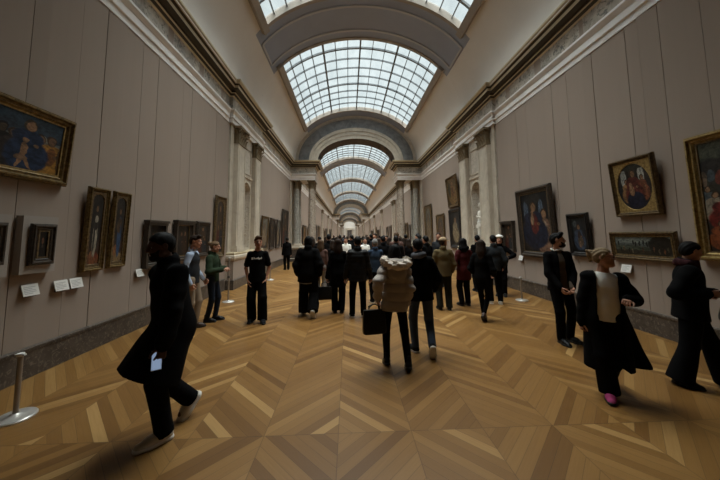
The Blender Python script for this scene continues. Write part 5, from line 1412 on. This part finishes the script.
# ------------------------------------------------------------------ statue in the right niche
F = Fld()
F.cap((0,0,.12), (0,0,.95), .20, .15, (0,1,0), .8, .03); F.cap((0,0,.9), (0,.01,1.25), .14, .165, (0,1,0), .68, .05); F.cap((-.17,.01,1.33), (.17,.01,1.37), .06, .06, None, 1, .05)
F.cap((.19,.01,1.36), (.27,-.03,1.05), .055, .045, None, 1, .03); F.cap((.27,-.03,1.05), (.10,-.19,1.12), .045, .034, None, 1, .02); F.cap((.10,-.19,1.12), (.02,-.22,1.18), .034, .022, None, 1, .02)
F.cap((-.19,.01,1.32), (-.25,.03,1.0), .055, .045, None, 1, .03); F.cap((-.25,.03,1.0), (-.22,-.10,.78), .045, .034, None, 1, .02); F.cap((-.22,-.10,.78), (-.21,-.13,.69), .034, .022, None, 1, .02)
F.cap((0,.015,1.36), (0,0,1.52), .055, .05, None, 1, .02); F.ell((0,-.01,1.60), (.075,.092,.115), None, .02); F.ell((0,.02,1.64), (.09,.10,.095), None, .02); F.cap((0,-.10,1.61), (0,-.118,1.575), .008, .013, None, 1, .01)
F.cap((.08,-.12,.9), (.10,-.16,.15), .09, .07, None, 1, .05); F.cap((-.14,-.03,1.25), (.15,-.12,.75), .06, .07, None, 1, .05)
F.disp(folds(.012, 36, 8, (0, 0, 1)))
vs, fs = nets(F, .012)
STAT = stone('white_statue_marble', (.74,.70,.63,1), (.62,.57,.50,1), 3, .5)
t = empty('marble_statue', (XR-.06+.16, NC, NB0+.005), (0, 0, -PI/2)); tag(t, 'white marble statue of a draped figure standing in the right wall niche', 'statue')
b = MB(); b.lathe([(.25,0),(.25,.06),(.22,.08),(.22,.12),(.0,.13)], n=28); b.build('plinth', STAT, t)
fast_mesh('draped_figure', vs, fs, STAT, t)
SKY_LOW, SKY_TOP, EXPO = .49, 16.5, 0.24
# ------------------------------------------------------------------ sky and camera
w = bpy.data.worlds.new('World'); sc.world = w; w.use_nodes = True
nt = w.node_tree; nt.nodes.clear()
tc = nt.nodes.new('ShaderNodeTexCoord'); sp = nt.nodes.new('ShaderNodeSeparateXYZ'); nt.links.new(tc.outputs['Generated'], sp.inputs[0])
mr = nt.nodes.new('ShaderNodeMapRange'); mr.interpolation_type = 'SMOOTHSTEP'
mr.inputs[1].default_value = .66; mr.inputs[2].default_value = .92; mr.inputs[3].default_value = SKY_LOW; mr.inputs[4].default_value = SKY_TOP
nt.links.new(sp.outputs[2], mr.inputs[0])
cr = nt.nodes.new('ShaderNodeValToRGB'); cr.color_ramp.elements[0].color = (.86,.97,1,1); cr.color_ramp.elements[1].color = (1,.96,.90,1)
cr.color_ramp.elements[0].position = .6; cr.color_ramp.elements[1].position = .95
nt.links.new(sp.outputs[2], cr.inputs[0])
bg = nt.nodes.new('ShaderNodeBackground'); nt.links.new(cr.outputs[0], bg.inputs[0]); nt.links.new(mr.outputs[0], bg.inputs[1])
wo = nt.nodes.new('ShaderNodeOutputWorld'); nt.links.new(bg.outputs[0], wo.inputs[0])
w.cycles.sampling_method = 'MANUAL'; w.cycles.sample_map_resolution = 512

cam = bpy.data.cameras.new('camera'); co = bpy.data.objects.new('camera', cam); COL.objects.link(co)
FPX = 287.0
cam.sensor_fit = 'HORIZONTAL'; cam.sensor_width = 36; cam.lens = FPX/720*36
cam.shift_y = -30/720; cam.clip_start = .05; cam.clip_end = 400
yaw, pitch, roll = rad(2.35), rad(5.01), rad(-.54)
fw = Vector((math.sin(yaw)*math.cos(pitch), math.cos(yaw)*math.cos(pitch), math.sin(pitch)))
r0 = Vector((math.cos(yaw), -math.sin(yaw), 0)); u0 = r0.cross(fw)
R = r0*math.cos(roll) + u0*math.sin(roll); U = -r0*math.sin(roll) + u0*math.cos(roll)
m = Matrix((R, U, -fw)).transposed().to_4x4(); m.translation = (0, 0, 1.75)
co.matrix_world = m
sc.camera = co
vs_ = sc.view_settings
sc.display_settings.display_device = 'sRGB'
vs_.view_transform = 'Standard'; vs_.look = 'None'; vs_.exposure = EXPO; vs_.gamma = 1; vs_.use_curve_mapping = False
sc.cycles.max_bounces = 10; sc.cycles.diffuse_bounces = 6; sc.cycles.transparent_max_bounces = 12
sc.cycles.use_denoising = True
sc.cycles.sample_clamp_indirect = 8
